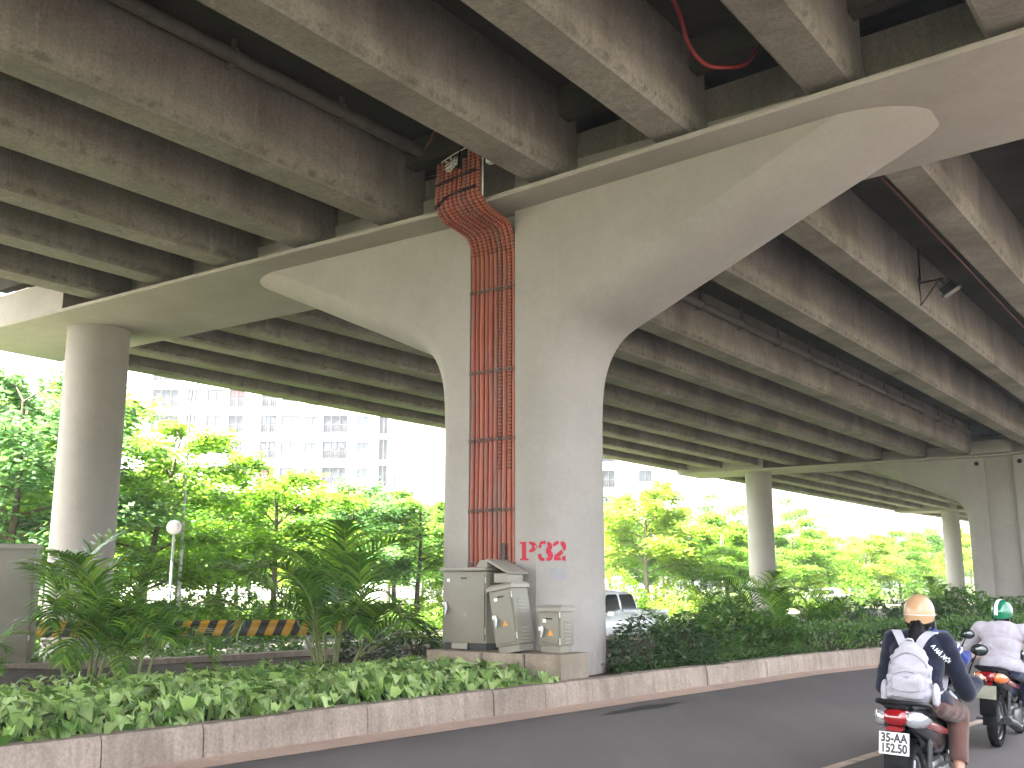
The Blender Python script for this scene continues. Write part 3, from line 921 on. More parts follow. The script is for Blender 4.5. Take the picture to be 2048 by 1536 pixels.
# ================================================================== BUILDINGS
def apartment(label, x0, x1, y, rz, floors, cols, zfirst, fh, fvis):
    """front wall plane at local y=0 facing -Y; cols: (xa, xb, kind)"""
    cx = (x0 + x1) / 2
    t = thing('apartment_building', label, 'building', (cx, y, -.3), rz)
    hw = (x1 - x0) / 2
    zs = [zfirst + fh * k for k in range(floors)]
    top = zs[-1] + fh
    # wall as a grid with openings: horizontal bands plus piers between the openings
    w = MB(); edges = sorted(set([-hw, hw] + [q for a, b, k in cols for q in (a, b)]))
    w.box((0, .2, (zs[0] - .0) / 2), (hw * 2, .4, zs[0]))
    for k, z in enumerate(zs):
        for a, b in zip(edges, edges[1:]):
            kd = [c for c in cols if c[0] <= a + .01 and c[1] >= b - .01]
            if not kd: w.box(((a + b) / 2, .2, z + fh / 2), (b - a, .4, fh)); continue
            kd = kd[0][2]
            lo, hi = {'w': (.95, 2.45), 'b': (.30, 2.45), 's': (1.1, 2.3), 'd': (1.15, 2.3), 'a': (.1, 2.7)}[kd]
            w.box(((a + b) / 2, .2, z + lo / 2), (b - a, .4, lo)); w.box(((a + b) / 2, .2, z + (hi + fh) / 2), (b - a, .4, fh - hi))
    w.box((0, 6.3, top / 2), (hw * 2, 11.8, top))
    w.build('wall', M['white_wall'], t)
    pk = MB()
    for a, b, kd in cols:
        if kd == 'd': pk.box(((a + b) / 2, -.02, top / 2), (b - a - .1, .04, top)) if False else None
    rr_ = random.Random(int(abs(x0) * 7))
    for k, z in enumerate(zs):
        if not (fvis[0] <= k <= fvis[1]): continue
        for a, b, kd in cols:
            lo, hi = {'w': (.95, 2.45), 'b': (.30, 2.45), 's': (1.1, 2.3), 'd': (1.15, 2.3), 'a': (.1, 2.7)}[kd]
            wd = b - a; zc_ = z + (lo + hi) / 2; hh = hi - lo; c = (a + b) / 2
            f = MB()
            for s in (-1, 1): f.box((c + s * (wd / 2 - .05), .1, zc_), (.1, .1, hh)); f.box((c, .1, zc_ + s * (hh / 2 - .05)), (wd - .2, .1, .1))
            nmul = 2 if wd > 2.6 else 1
            for q in range(1, nmul + 1): f.box((a + wd * q / (nmul + 1), .1, zc_), (.07, .09, hh - .2))
            fo = f.build('window', M['white_frame'], t)
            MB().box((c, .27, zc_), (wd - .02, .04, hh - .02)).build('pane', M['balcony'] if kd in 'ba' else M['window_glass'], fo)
            if kd == 'b':
                rl = MB(); rl.box((c, .03, z + lo + 1.02), (wd, .06, .07))
                n_ = max(4, int(wd / .22))
                for q in range(n_): rl.box((a + wd * (q + .5) / n_, .03, z + lo + .5), (.035, .035, 1.0))
                rl.build('railing', M['white_frame'], fo)
                if rr_.random() < .6:
                    lm = MB(); m_ = rr_.choice([M['cloth_red'], M['white_wall'], M['window_glass'], M['pink_wall']])
                    for q in range(3): lm.box((a + wd * (.2 + .28 * q), .2, z + lo + 1.55 + rr_.uniform(-.1, .1)), (wd * .2, .03, rr_.uniform(.5, .95)))
                    lm.build('laundry', m_, fo)
            if kd == 'd': MB().box((c, -.012, z + .55), (wd, .03, 1.1)).build('panel', M['pink_wall'], fo)
    for k, z in enumerate(zs):
        MB()
    MB().box((0, 6.2, top + .5), (hw * 2 + .3, 12.4, 1.0)).build('roof', M['white_wall'], t)
    return t


k_ = 120 / 2071.


def bx(c): return ((250 + c * .3174) - 1024) * k_        # where the photo's facade columns stand at 120 m


cols = [(bx(a) - (bx(-60) + bx(1640)) / 2, bx(b) - (bx(-60) + bx(1640)) / 2, kd) for a, b, kd in
        ((85, 265, 'b'), (318, 412, 'w'), (445, 560, 'w'), (590, 692, 'b'), (803, 908, 'b'), (938, 1058, 'w'), (1090, 1182, 'd'), (1208, 1372, 'b'), (1432, 1512, 's'), (1574, 1636, 'a'))]
apartment('white apartment block with rows of balconies and dark windows behind the trees', bx(-60), bx(1640), 120, 0, 13, cols, 2.6 + .95, 3.13, (1, 8))
b2 = [(-2.2, -.4, 'a'), (6.5, 8.5, 'w')]
apartment('plain white apartment wing with few windows, half hidden by the pier', bx(1650), bx(2060), 126, 0, 13, [(3.3, 4.3, 's')], 3.5, 3.13, (2, 6))
apartment('distant white apartment block right of the pier, above the lime tree', 8.5, 20, 124, 0, 12, [(-3.3, -1.6, 'b'), (1.2, 2.9, 'w')], 3.6, 3.13, (1, 6))

# ================================================================== PLANTS
def np_mesh(name, vs, fs, mats, mi=None, attr=None):
    me = bpy.data.meshes.new(name)
    me.from_pydata(np.asarray(vs).tolist(), [], fs if isinstance(fs, list) else fs.tolist())
    for m in (mats if isinstance(mats, (list, tuple)) else [mats]): me.materials.append(m)
    if mi is not None: me.polygons.foreach_set('material_index', mi)
    if attr is not None:
        a = me.attributes.new('pale', 'FLOAT', 'POINT'); a.data.foreach_set('value', np.asarray(attr, dtype=np.float32))
    me.update()
    return me


def unit(a): return a / (np.linalg.norm(a, axis=1, keepdims=True) + 1e-9)


def leaf_quads(C, D, Nn, l, w, bend=.15):
    """diamond leaves: C base points, D direction, Nn normals"""
    n = len(C); D = unit(D); Sd = unit(np.cross(D, Nn)); Nn = np.cross(Sd, D)
    l = np.broadcast_to(np.asarray(l).reshape(-1, 1), (n, 1)); w = np.broadcast_to(np.asarray(w).reshape(-1, 1), (n, 1))
    V = np.stack([C, C + D * l * .45 + Sd * w / 2 - Nn * l * bend * .3, C + D * l - Nn * l * bend, C + D * l * .45 - Sd * w / 2 - Nn * l * bend * .3], 1).reshape(-1, 3)
    return V, np.arange(n * 4).reshape(n, 4)


def tree_mesh(seed, h, spread, nl, layer, ll, lw, mat, bark, base=.32, fork=False, nsub=10, per=74, lean=0.0):
    g = np.random.default_rng(seed); r_ = random.Random(seed)
    tr = MB(); CC = []; DD = []; NN = []
    top = Vector((lean * h, 0, h * .80))
    trunk = smooth_path([(0, 0, -.1), (lean * h * .2 + r_.uniform(-.08, .08), r_.uniform(-.08, .08), h * .2), (lean * h * .55 + r_.uniform(-.12, .12), r_.uniform(-.1, .1), h * .5), top], 4)
    rad = [.012 * h * (1.25 - .95 * i / (len(trunk) - 1)) + .012 for i in range(len(trunk))]
    tr.tube(trunk, rad, 8)
    for k in range(nl):
        f = base + (1.0 - base) * (k + r_.random() * .8) / nl
        zi = f * .8 * h
        q = min(range(len(trunk)), key=lambda i: abs(trunk[i].z - zi)); p0 = trunk[q]
        a = k * 2.4 + r_.uniform(-.5, .5)
        ln = spread * (1.0 - .45 * abs(f - .45) / .55) * r_.uniform(.75, 1.15)
        up = (.75 if f > .7 else .45) * r_.uniform(.7, 1.4)
        d0 = Vector((math.cos(a), math.sin(a), up)); d1 = Vector((math.cos(a + r_.uniform(-.3, .3)), math.sin(a + r_.uniform(-.3, .3)), .08))
        P = smooth_path([p0, p0 + d0 * ln * .4, p0 + d0 * ln * .4 + d1 * ln * .35, p0 + d0 * ln * .4 + d1 * ln * .7 - Vector((0, 0, .05 * ln))], 5)
        tr.tube(P, [max(.006, rad[q] * .55 * (1 - .85 * i / (len(P) - 1))) for i in range(len(P))], 5)
        for s in range(nsub):
            t = .25 + .75 * (s + r_.random()) / nsub
            pi_ = P[min(len(P) - 1, int(t * (len(P) - 1)))]
            sa = a + (1 if s % 2 else -1) * r_.uniform(.4, 1.3) if s < nsub - 1 else a
            sl = ln * r_.uniform(.22, .42); sd = Vector((math.cos(sa), math.sin(sa), r_.uniform(-.05, .25)))
            e = pi_ + sd * sl
            tr.tube([pi_, (pi_ + e) / 2 + Vector((0, 0, .04)), e], [.01, .008, .004], 4, cap=False)
            n = int(per * r_.uniform(.6, 1.3))
            tt = g.uniform(.1, 1.05, n)[:, None]
            c = np.array(pi_)[None] + np.array(sd)[None] * sl * tt + g.normal(0, 1, (n, 3)) * np.array([[sl * .30, sl * .30, layer * 1.5]])
            ang = sa + g.normal(0, .9, n)
            CC.append(c); DD.append(np.stack([np.cos(ang), np.sin(ang), g.uniform(-.45, .25, n)], 1))
            NN.append(np.stack([g.normal(-.25, .75, n), g.normal(-.25, .75, n), np.ones(n)], 1))
    C = np.concatenate(CC); D = np.concatenate(DD); Nn = np.concatenate(NN)
    V, F = leaf_quads(C, D, Nn, 1.15 * ll * g.uniform(.6, 1.3, len(C)), 1.2 * lw * g.uniform(.7, 1.25, len(C)))
    return tr.mesh('trunk', bark, 60), np_mesh('crown', V, F, mat)


TREES = {}
for key, a in dict(
        lime=(3, 6.4, 2.3, 22, .10, .17, .072, M['leaf_lime'], M['bark_pale'], .30),
        mid=(5, 6.2, 2.2, 22, .13, .165, .07, M['leaf_mid'], M['wood_bark'], .34),
        yellow=(8, 6.6, 2.0, 22, .12, .17, .072, M['leaf_yellow'], M['bark_pale'], .32),
        cool=(13, 6.6, 2.4, 23, .12, .17, .075, M['leaf_cool'], M['wood_bark'], .28),
        slim=(21, 6.0, 1.6, 15, .09, .16, .068, M['leaf_lime'], M['wood_bark'], .42),
        tall=(27, 8.6, 2.6, 25, .12, .18, .07, M['leaf_mid'], M['wood_bark'], .22),
        sparse=(31, 8.0, 2.0, 12, .12, .17, .07, M['leaf_mid'], M['wood_bark'], .55),
        open=(37, 7.4, 2.4, 20, .09, .17, .072, M['leaf_lime'], M['wood_bark'], .25)).items():
    kw = {}
    if key == 'open': kw = dict(lean=.14)
    if key == 'sparse': kw = dict(nsub=8, per=50)
    TREES[key] = tree_mesh(*a, **kw)


def tree(kind, x, y, s, rz, label=None, group=None, z=-.3, sz=1.0):
    t = thing('park_tree', label, 'tree', (x, y, z), rz, group)
    t.scale = (s, s, s * sz)
    link('trunk', TREES[kind][0], t); link('crown', TREES[kind][1], t)
    return t


def ax(px, d): return (px - 1024) / 2071. * d


def spot(px, v):                                  # a point v metres across from the pier axis, on a bearing from the road
    r = (px - 1024) / 2071.; y = (-v - .163 + 9.9) / (.579 - .815 * r)
    return r * y, y


HK = dict(lime=6.0, mid=5.9, yellow=6.3, cool=6.3, slim=5.6, tall=8.2, sparse=7.5, open=7.0)
for kind, px, v, top, rz, lab, wd in (
        ('cool', 12, -20, 700, .4, 'tall bluish green tree at the left edge, its crown reaching up to the overpass', 1.1),
        ('lime', 95, -24, 735, 2.0, 'bright lime tree half hidden behind the left side of the round column', 1),
        ('yellow', 40, -25, 905, 1.1, 'low yellow green tree above the large cabinet at the left edge', 1),
        ('open', 268, -20, 805, .15, 'tall leaning tree with layered lime sprays just right of the round column', 1),
        ('lime', 545, -20, 915, 4.2, 'spreading lime tree with a forked trunk in front of the apartments', 1.15),
        ('mid', 440, -24, 955, 3.0, 'rounded mid green tree behind the globe lamp', 1.1),
        ('cool', 700, -22, 955, 5.0, 'bluish green tree with a dark trunk between the palms and the pier', 1.15),
        ('slim', 838, -20, 968, .8, 'slender lime tree with a thin bare trunk next to the left side of the pier', 1.2),
        ('mid', 790, -27, 975, 2.6, 'mid green tree behind the slender one left of the pier', 1.1),
        ('yellow', 620, -28, 950, 1.4, 'yellow green tree far behind the arching palm left of the pier', 1.1),
        ('yellow', 350, -26, 915, 4.0, 'yellow green tree behind the leaning tree', 1),
        ('yellow', 1298, -21, 945, .5, 'big rounded lime yellow tree just right of the pier above the pickup', 1.15),
        ('mid', 1222, -27, 990, 2.9, 'mid green tree touching the right side of the pier', 1.1),
        ('lime', 1385, -20, 1010, 1.9, 'lime tree right of the big yellow one beside the pier', 1.2),
        ('sparse', 1455, -24, 972, .7, 'tall sparse tree with an airy top left of the second round column', 1.1),
        ('slim', 1452, -20, 1045, 3.7, 'small slim lime tree below the tall airy one', 1.3),
        ('sparse', 1610, -24, 985, 2.2, 'tall sparse tree with an airy top right of the second round column', 1.1),
        ('lime', 1590, -20, 1040, 5.3, 'lime tree touching the right side of the second round column', 1.1),
        ('open', 1668, -20, 1055, 2.8, 'crooked lime tree with branching limbs above the white parked car', 1.1),
        ('yellow', 1738, -20, 1062, .2, 'yellow green tree left of the beige helmet', 1.25),
        ('lime', 1800, -20, 1062, 4.4, 'lime tree directly above the beige helmet', 1.2),
        ('mid', 1862, -20, 1048, 1.2, 'mid green tree touching the left side of the sunlit farthest column', 1.1),
        ('yellow', 1942, -20, 1048, 3.3, 'yellow green tree between the farthest column and the second pier', 1.1)):
    x, y = spot(px, v); h = (1165 - top) / 2071 * y + 1.95; k = h / HK[kind]
    t = tree(kind, x, y, k * wd, rz, lab); t.scale = (k * wd, k * wd, k)

bgr = random.Random(77); kinds = ['lime', 'mid', 'yellow', 'slim', 'lime', 'yellow']
for row, v0 in enumerate((-25.5, -31, -38, -46)):
    px = -40 + row * 30
    while px < 2000:
        v = v0 + bgr.uniform(-2, 2); x, y = spot(px, v)
        top = 1165 - np.interp(px, [0, 250, 420, 900, 1250, 1500, 1650, 2000], [300, 260, 165, 165, 165, 130, 90, 100]) * bgr.uniform(.6, 1.0) - row * 2
        kind = kinds[bgr.randrange(6)]; h = min(11, (1165 - top) / 2071 * y + 1.95); k = h / HK[kind]
        t = tree(kind, x, y, k, bgr.uniform(0, 6.28), 'slender lime green tree in the far rows of the park', 'far rows of park trees'); t.scale = (k * 1.15, k * 1.15, k)
        px += 5.6 * 2071 / y * bgr.uniform(.8, 1.2)


def shrub_mesh(seed, rx, ry, h, n, ll, lw, mat, up=.5, flat=False):
    g = np.random.default_rng(seed)
    a = g.uniform(0, 2 * PI, n); zz = g.uniform(.02, 1, n); rr_ = np.sqrt(np.clip(1 - (zz * 1.0) ** 2.6, 0, 1)) * g.uniform(.55, 1.0, n) ** .5
    lump = 1 + .16 * np.sin(a * 3 + seed) + .12 * np.sin(a * 5 + zz * 9)
    C = np.stack([np.cos(a) * rr_ * rx * lump, np.sin(a) * rr_ * ry * lump, zz * h * (.88 + .12 * np.sin(a * 4 + seed * 2))], 1)
    D = np.stack([np.cos(a) + g.normal(0, .6, n), np.sin(a) + g.normal(0, .6, n), g.normal(up, .45, n)], 1)
    Nn = np.stack([np.cos(a) * .4 + g.normal(0, .5, n), np.sin(a) * .4 + g.normal(0, .5, n), np.ones(n)], 1)
    V, F = leaf_quads(C, D, Nn, ll * g.uniform(.6, 1.3, n), lw * g.uniform(.7, 1.3, n))
    return np_mesh('foliage', V, F, mat)


def stems_mesh(seed, r, h, n=9):
    r_ = random.Random(seed); mb = MB()
    for k in range(n):
        a = r_.uniform(0, 6.28); q = r * r_.uniform(.3, .8)
        mb.tube([(r_.uniform(-.08, .08), r_.uniform(-.08, .08), -.05), (math.cos(a) * q * .5, math.sin(a) * q * .5, h * .5), (math.cos(a) * q, math.sin(a) * q, h * r_.uniform(.7, .95))], [.012, .009, .005], 5)
    return mb.mesh('stem', M['wood_bark'])


SHR = {
    'dark': (shrub_mesh(1, .62, .5, .92, 1500, .115, .042, M['leaf_dark'], .1), stems_mesh(1, .5, .8)),
    'ball': (shrub_mesh(2, .95, .8, 1.05, 2600, .10, .04, M['leaf_dark'], .4), stems_mesh(2, .7, .9)),
    'green': (shrub_mesh(3, .8, .7, .85, 1600, .14, .06, M['leaf_hedge'], .4), stems_mesh(3, .6, .7)),
    'lime': (shrub_mesh(4, 1.2, 1.1, 1.9, 2600, .17, .075, M['leaf_lime'], .3), stems_mesh(4, .9, 1.6)),
    'yellow': (shrub_mesh(5, 1.3, 1.1, 1.7, 2600, .17, .07, M['leaf_yellow'], .3), stems_mesh(5, .9, 1.4)),
    'mid': (shrub_mesh(6, 1.3, 1.2, 2.1, 2800, .18, .08, M['leaf_mid'], .3), stems_mesh(6, .9, 1.7))}


def shrub(kind, x, y, s, rz, label, group=None, z=.24, sz=1.0):
    t = thing('shrub', label, 'shrub', (x, y, z), rz, group); t.scale = (s, s, s * sz)
    link('foliage', SHR[kind][0], t); link('stem', SHR[kind][1], t)
    return t


dk_ = shrub('dark', 2.15, 16.95, 1.0, .3, 'dark glossy leaved shrub at the right foot of the pier')
tw = MB().tube(smooth_path([(-.45, -.2, .15), (-.6, -.5, .35), (-.78, -.75, .52)], 4), .006, 5)
tw.build('twig', M['wood_bark'], dk_)
g_ = np.random.default_rng(9); a_ = np.linspace(0, 5.6, 9)
V, F = leaf_quads(np.tile([[-.78, -.75, .52]], (9, 1)), np.stack([np.cos(a_), np.sin(a_), g_.uniform(-.5, .5, 9)], 1), np.tile([[.2, -.6, .8]], (9, 1)), .13, .035)
link('leaf', np_mesh('leaf', V, F, M['leaf_dark']), dk_)
shrub('dark', 2.95, 17.75, .95, 2.0, 'second dark shrub right of the one at the foot of the pier', sz=.9)
shrub('dark', -1.75, 18.9, .95, 1.3, 'dark shrub behind the tallest cabinet, left of the pier', sz=.85)
shrub('dark', -2.75, 19.4, .9, 4.1, 'dark low shrub right of the arching palm, in front of the rear kerb', sz=.75)
shrub('green', 3.55, 20.3, 1.0, .5, 'bushy green shrub below the white pickup')
shrub('green', 4.45, 21.4, 1.1, 2.4, 'bushy green shrub behind the strap leaved plants', sz=1.1)
shrub('green', 5.5, 22.4, 1.0, 3.9, 'green shrub under the foot of the second round column')
shrub('ball', 8.0, 25.6, 1.0, .4, 'dark rounded bush left of the beige helmet')
shrub('ball', 9.4, 26.6, .95, 1.7, 'dark rounded bush behind the beige helmet')
shrub('ball', 10.9, 27.6, .95, 3.1, 'dark rounded bush right of the beige helmet')
shrub('green', 12.4, 28.4, 1.3, 1.1, 'lighter green bush between the two helmets', sz=1.15)
shrub('green', 14.2, 29.6, 1.2, 2.2, 'green bush behind the green helmet')
shrub('ball', 16.5, 31.3, 1.1, 5.0, 'dark bush at the right edge behind the white shirted rider')
for kind, px, v, s, rz, lab in (
        ('mid', 20, -19.4, .8, .3, 'leafy shrub behind the large cabinet at the left edge'),
        ('yellow', 300, -18.2, .8, 1.3, 'yellow green shrub right of the round column, behind the palm'),
        ('lime', 395, -19.8, 1.05, 2.1, 'lime shrub under the globe lamp'),
        ('mid', 470, -18.6, .95, .6, 'mid green shrub left of the forked tree trunk'),
        ('lime', 590, -19.4, 1.0, 3.3, 'lime shrub right of the forked tree trunk, behind the palm'),
        ('yellow', 700, -18.2, .9, 4.4, 'yellow green shrub right behind the arching palm'),
        ('yellow', 868, -19.8, .95, 5.2, 'yellow green shrub touching the left side of the pier'),
        ('lime', 1232, -18.6, 1.05, .9, 'lime shrub behind the pickup cab, touching the pier'),
        ('yellow', 1350, -19.4, .95, 2.2, 'yellow green shrub behind the pickup bed'),
        ('lime', 1440, -18.2, .95, 3.5, 'lime shrub left of the second round column'),
        ('yellow', 1600, -19.8, .95, 4.6, 'yellow green shrub right of the second round column'),
        ('lime', 1700, -18.6, .95, 5.5, 'lime shrub between the white car and the beige helmet'),
        ('mid', 1780, -19.4, .95, .2, 'mid green shrub above the dark rounded bushes'),
        ('lime', 1870, -18.2, 1.0, 1.8, 'lime shrub left of the farthest round column')):
    x, y = spot(px, v); shrub(kind, x, y, s * max(1, y / 42), rz, lab, z=-.32)


def scatter(name, region, n, hmax, ll, lw, mat, seed):
    """loose leaves of plants nobody could count: region(u1,u2) -> x, y, top"""
    g = np.random.default_rng(seed)
    pts = [region(g.random(), g.random()) for _ in range(n)]
    P = np.array(pts); a = g.uniform(0, 2 * PI, n)
    C = np.stack([P[:, 0], P[:, 1], P[:, 2] + P[:, 3] * g.random(n) ** .7], 1)
    D = np.stack([np.cos(a), np.sin(a), g.normal(.35, .5, n)], 1); Nn = np.stack([g.normal(0, .5, n), g.normal(0, .5, n) - .2, np.ones(n)], 1)
    V, F = leaf_quads(C, D, Nn, ll * g.uniform(.6, 1.3, n), lw * g.uniform(.7, 1.3, n))
    return tag(link(name, np_mesh(name, V, F, mat)), 'knee high green undergrowth below the park trees' if name == 'undergrowth' else None, None, None, 'stuff')


def park(a, b):
    px = -60 + 2080 * b; x, y = spot(px, -17.2 - 22 * a ** 1.6)
    h = (.75 + .55 * math.sin(x * 1.3 + y * .7) * math.sin(y * .9 - x * .6)) * max(1, y / 55)
    return (x, y, -.33, h)


o = scatter('undergrowth', park, 34000, 1, .24, .11, M['leaf_lime'], 5); tag(o, 'loose green undergrowth covering the park floor under the trees', 'undergrowth')

# ---- hedge and strap-leaved plants along the kerb to the right of the pier
def along_kerb(t, off):                         # t metres past the pier corner; off metres behind the kerb face
    P = [Vector((*p, 0)) for p in KERB]; s = 26 + t
    for a, b in zip(P, P[1:]):
        L = (b - a).length
        if s <= L:
            d = (b - a) / L; q = a + d * s - Vector((d.y, -d.x, 0)) * off
            return q.x, q.y
        s -= L
    return P[-1].x, P[-1].y


def hedge(label, t0, t1, off, w, h, n, mat, seed, ll, lw):
    g = np.random.default_rng(seed); t = g.uniform(t0, t1, n); q = g.uniform(-1, 1, n); hh = g.uniform(0, 1, n)
    face = g.random(n)
    q = np.where(face < .45, np.sign(q) * g.uniform(.8, 1.05, n), q); hh = np.where(face >= .45, g.uniform(.8, 1.04, n), hh)
    hh = hh * (1 + .07 * np.sin(t * 2.1) + .05 * np.sin(t * 5.3))
    xy = np.array([along_kerb(a, off + b * w / 2) for a, b in zip(t, q)])
    x0, y0 = along_kerb((t0 + t1) / 2, off)
    C = np.stack([xy[:, 0] - x0, xy[:, 1] - y0, hh * h], 1)
    D = g.normal(0, 1, (n, 3)) + np.array([[.3, -.4, .5]]); Nn = g.normal(0, .6, (n, 3)) + np.array([[.2, -.4, .9]])
    V, F = leaf_quads(C, D, Nn, ll * g.uniform(.6, 1.3, n), lw * g.uniform(.7, 1.3, n))
    t_ = thing('hedge', label, 'hedge', (x0, y0, .24))
    link('foliage', np_mesh('foliage', V, F, mat), t_)
    sm = MB(); r_ = random.Random(seed)
    for k in range(int((t1 - t0) * 3)):
        x, y = along_kerb(t0 + (t1 - t0) * r_.random(), off + w * r_.uniform(-.4, .4)); sm.tube([(x - x0, y - y0, -.1), (x - x0 + r_.uniform(-.1, .1), y - y0, h * .9)], [.012, .006], 5)
    sm.build('stem', M['wood_bark'], t_)
    return t_


hedge('low clipped green hedge along the kerb behind the riders', 8.9, 24, .75, .75, .55, 9000, M['leaf_hedge'], 3, .085, .035)


def rear_bank():
    P = resample(REAR, .5); n = 15000; g = np.random.default_rng(31); V = []
    seg = [p for p in P if -15 < p.x < -.5]
    for k in range(n):
        i = g.integers(0, len(seg) - 1); a, b = seg[i], seg[i + 1]; nn = side(a, b); q = a.lerp(b, g.random()) - nn * (.3 + 3.2 * g.random())
        V.append((q.x, q.y, -.3, .65 + .3 * math.sin(q.x * 1.9) * math.sin(q.y * 2.3)))
    it = iter(V)
    o = scatter('bank_plants', lambda a, b: next(it), n, 1, .15, .06, M['leaf_hedge'], 9)
    tag(o, 'green bank of low plants behind the rear kerb and the guard rail', 'undergrowth')


rear_bank()


def strap_plants():
    g = random.Random(8); V = []; F = []; pale = []
    for k in range(330):
        t = g.uniform(3.4, 9.3); off = g.uniform(.38, 1.35) if t > 4.3 else g.uniform(.5, 1.0)
        x, y = along_kerb(t, off)
        for j in range(9):
            a = g.uniform(0, 6.28); L = g.uniform(.28, .48); w = g.uniform(.018, .032); el = g.uniform(.7, 1.35)
            p = Vector((x, y, .24)); d = Vector((math.cos(a), math.sin(a), 0)); sd = Vector((-d.y, d.x, 0)); b = len(V)
            for s in range(5):
                f = s / 4; wd = w * (1 - f ** 2.2) + .002
                V += [p - sd * wd, p + sd * wd]
                e = el - f * 1.9
                p = p + (d * math.cos(e) + Vector((0, 0, math.sin(e)))) * L / 4
            F += [(b + 2 * s, b + 2 * s + 1, b + 2 * s + 3, b + 2 * s + 2) for s in range(4)]
    me = np_mesh('strap_leaf_plants', [tuple(q) for q in V], F, M['leaf_strap'])
    tag(link('strap_leaf_plants', me), 'dark strap leaved ground cover along the kerb right of the pier', 'ground cover', None, 'stuff')


strap_plants()


def vine():
    g = random.Random(15); V = []; F = []; A = []
    out = [(0, 0), (-.30, .16), (-.50, -.10), (-.42, .28), (-.27, .58), (0, 1.0), (.27, .58), (.42, .28), (.50, -.10), (.30, .16)]
    n = 0
    while n < 9800:
        t = -21 + 23.3 * g.random(); off = .20 + 5.2 * g.random() ** 1.35
        x, y = along_kerb(t, off)
        vv = (x - CX) * UY - (y - CY) * UX; uu = (x - CX) * UX + (y - CY) * UY
        if uu > -1.95 and -.75 < vv < 2.5: continue
        if uu > -1.2: continue
        if off > 2.2 and g.random() < .45: continue
        clump = .55 + .45 * math.sin(x * 2.3 + 1.2 * math.sin(y * 1.9)) * math.sin(y * 2.1)
        hz = .25 + (.06 + .27 * g.random() ** .6) * (.7 + .45 * clump) * (1 if off < 2.2 else max(.45, 1.55 - .25 * off))
        if off < .42: hz = .25 + .22 * g.random()
        L = g.uniform(.12, .25) * (.85 if off > 3 else 1); wd = L * g.uniform(.62, .85)
        # blades hang outwards, towards the light along the road
        a = math.atan2(-KD[0], KD[1]) + g.gauss(0, 1.0) if g.random() < .7 else g.uniform(0, 6.28)
        el = g.gauss(-.45 if off > .7 else -.85, .45); d = Vector((math.cos(a) * math.cos(el), math.sin(a) * math.cos(el), math.sin(el)))
        up = Vector((math.cos(a) * .5 + g.gauss(0, .3), math.sin(a) * .5 + g.gauss(0, .3), 1)); sd = d.cross(up).normalized(); nn = sd.cross(d)
        p = Vector((x, y, hz)); b = len(V); cup = g.uniform(.1, .3)
        pl_ = g.random() ** 1.9 * (.95 if off < 2.2 else .55)
        for j, (q, f) in enumerate(out):
            V.append(p + sd * q * wd + d * f * L + nn * (abs(q) * cup * L - f * f * .2 * L)); A.append(pl_ * (1.0 if q == 0 else .55))
        V.append(p + d * .5 * L - nn * .05 * L); A.append(pl_)
        c = b + 10
        F += [(b, b + 1, c), (b + 1, b + 2, b + 3), (b + 1, b + 3, c), (b + 3, b + 4, c), (b + 4, b + 5, c), (c, b + 5, b + 6), (c, b + 6, b + 7), (c, b + 7, b + 9), (b + 9, b + 7, b + 8), (b, c, b + 9)]
        n += 1
    me = np_mesh('arrowhead_vine', [tuple(q) for q in V], F, M['leaf_vine'], None, A)
    me.polygons.foreach_set('use_smooth', [True] * len(me.polygons))
    tag(link('arrowhead_vine', me), 'pale green arrowhead vine ground cover filling the bed behind the kerb', 'ground cover', None, 'stuff')


vine()


# ---- areca palms
def frond_mesh(seed, L, e0, e1):
    r_ = random.Random(seed); P = []; p = Vector((0, 0, 0)); k = 22
    for i in range(k + 1):
        f = i / k; P.append(p.copy()); e = e0 + (e1 - e0) * f ** 1.5
        p = p + Vector((0, math.cos(e), math.sin(e))) * L / k
    mb = MB(); mb.mi = 1; mb.tube(P, [.012 * (1 - .85 * i / k) + .0015 for i in range(k + 1)], 5); mb.mi = 0
    n = 24
    for i in range(n):
        f = .2 + .8 * i / (n - 1); q = f * k; j = min(k - 1, int(q)); b = P[j].lerp(P[j + 1], q - j); tg = (P[j + 1] - P[j]).normalized()
        up = Vector((1, 0, 0)).cross(tg)
        ll = L * .35 * math.sin(PI * (.14 + .80 * (f - .2) / .8)) ** .7 * r_.uniform(.88, 1.08)
        for s in (-1, 1):
            d = (Vector((s, 0, 0)) * .95 + tg * (.55 + .5 * f) + up * r_.uniform(.25, .5)).normalized(); w = .018 * r_.uniform(.8, 1.25); pp = b.copy(); vs = []
            wn = d.cross(up).normalized()
            for t in range(4):
                g = t / 3; wd = w * (1 - g ** 1.8) + .001; vs += [pp - wn * wd, pp + wn * wd]
                pp = pp + d * ll / 3; d = (d + Vector((0, 0, -.28 - .12 * r_.random()))).normalized()
            mb.add(vs, [(0, 1, 3, 2), (2, 3, 5, 4), (4, 5, 7, 6)])
    return mb.mesh('frond', [M['leaf_palm'], M['palm_cane']])


FR = [frond_mesh(1, 1.7, 1.32, -.45), frond_mesh(2, 1.8, 1.15, -.8), frond_mesh(3, 1.55, .95, -1.05), frond_mesh(4, 1.9, 1.42, .1), frond_mesh(5, 1.45, .72, -1.15)]


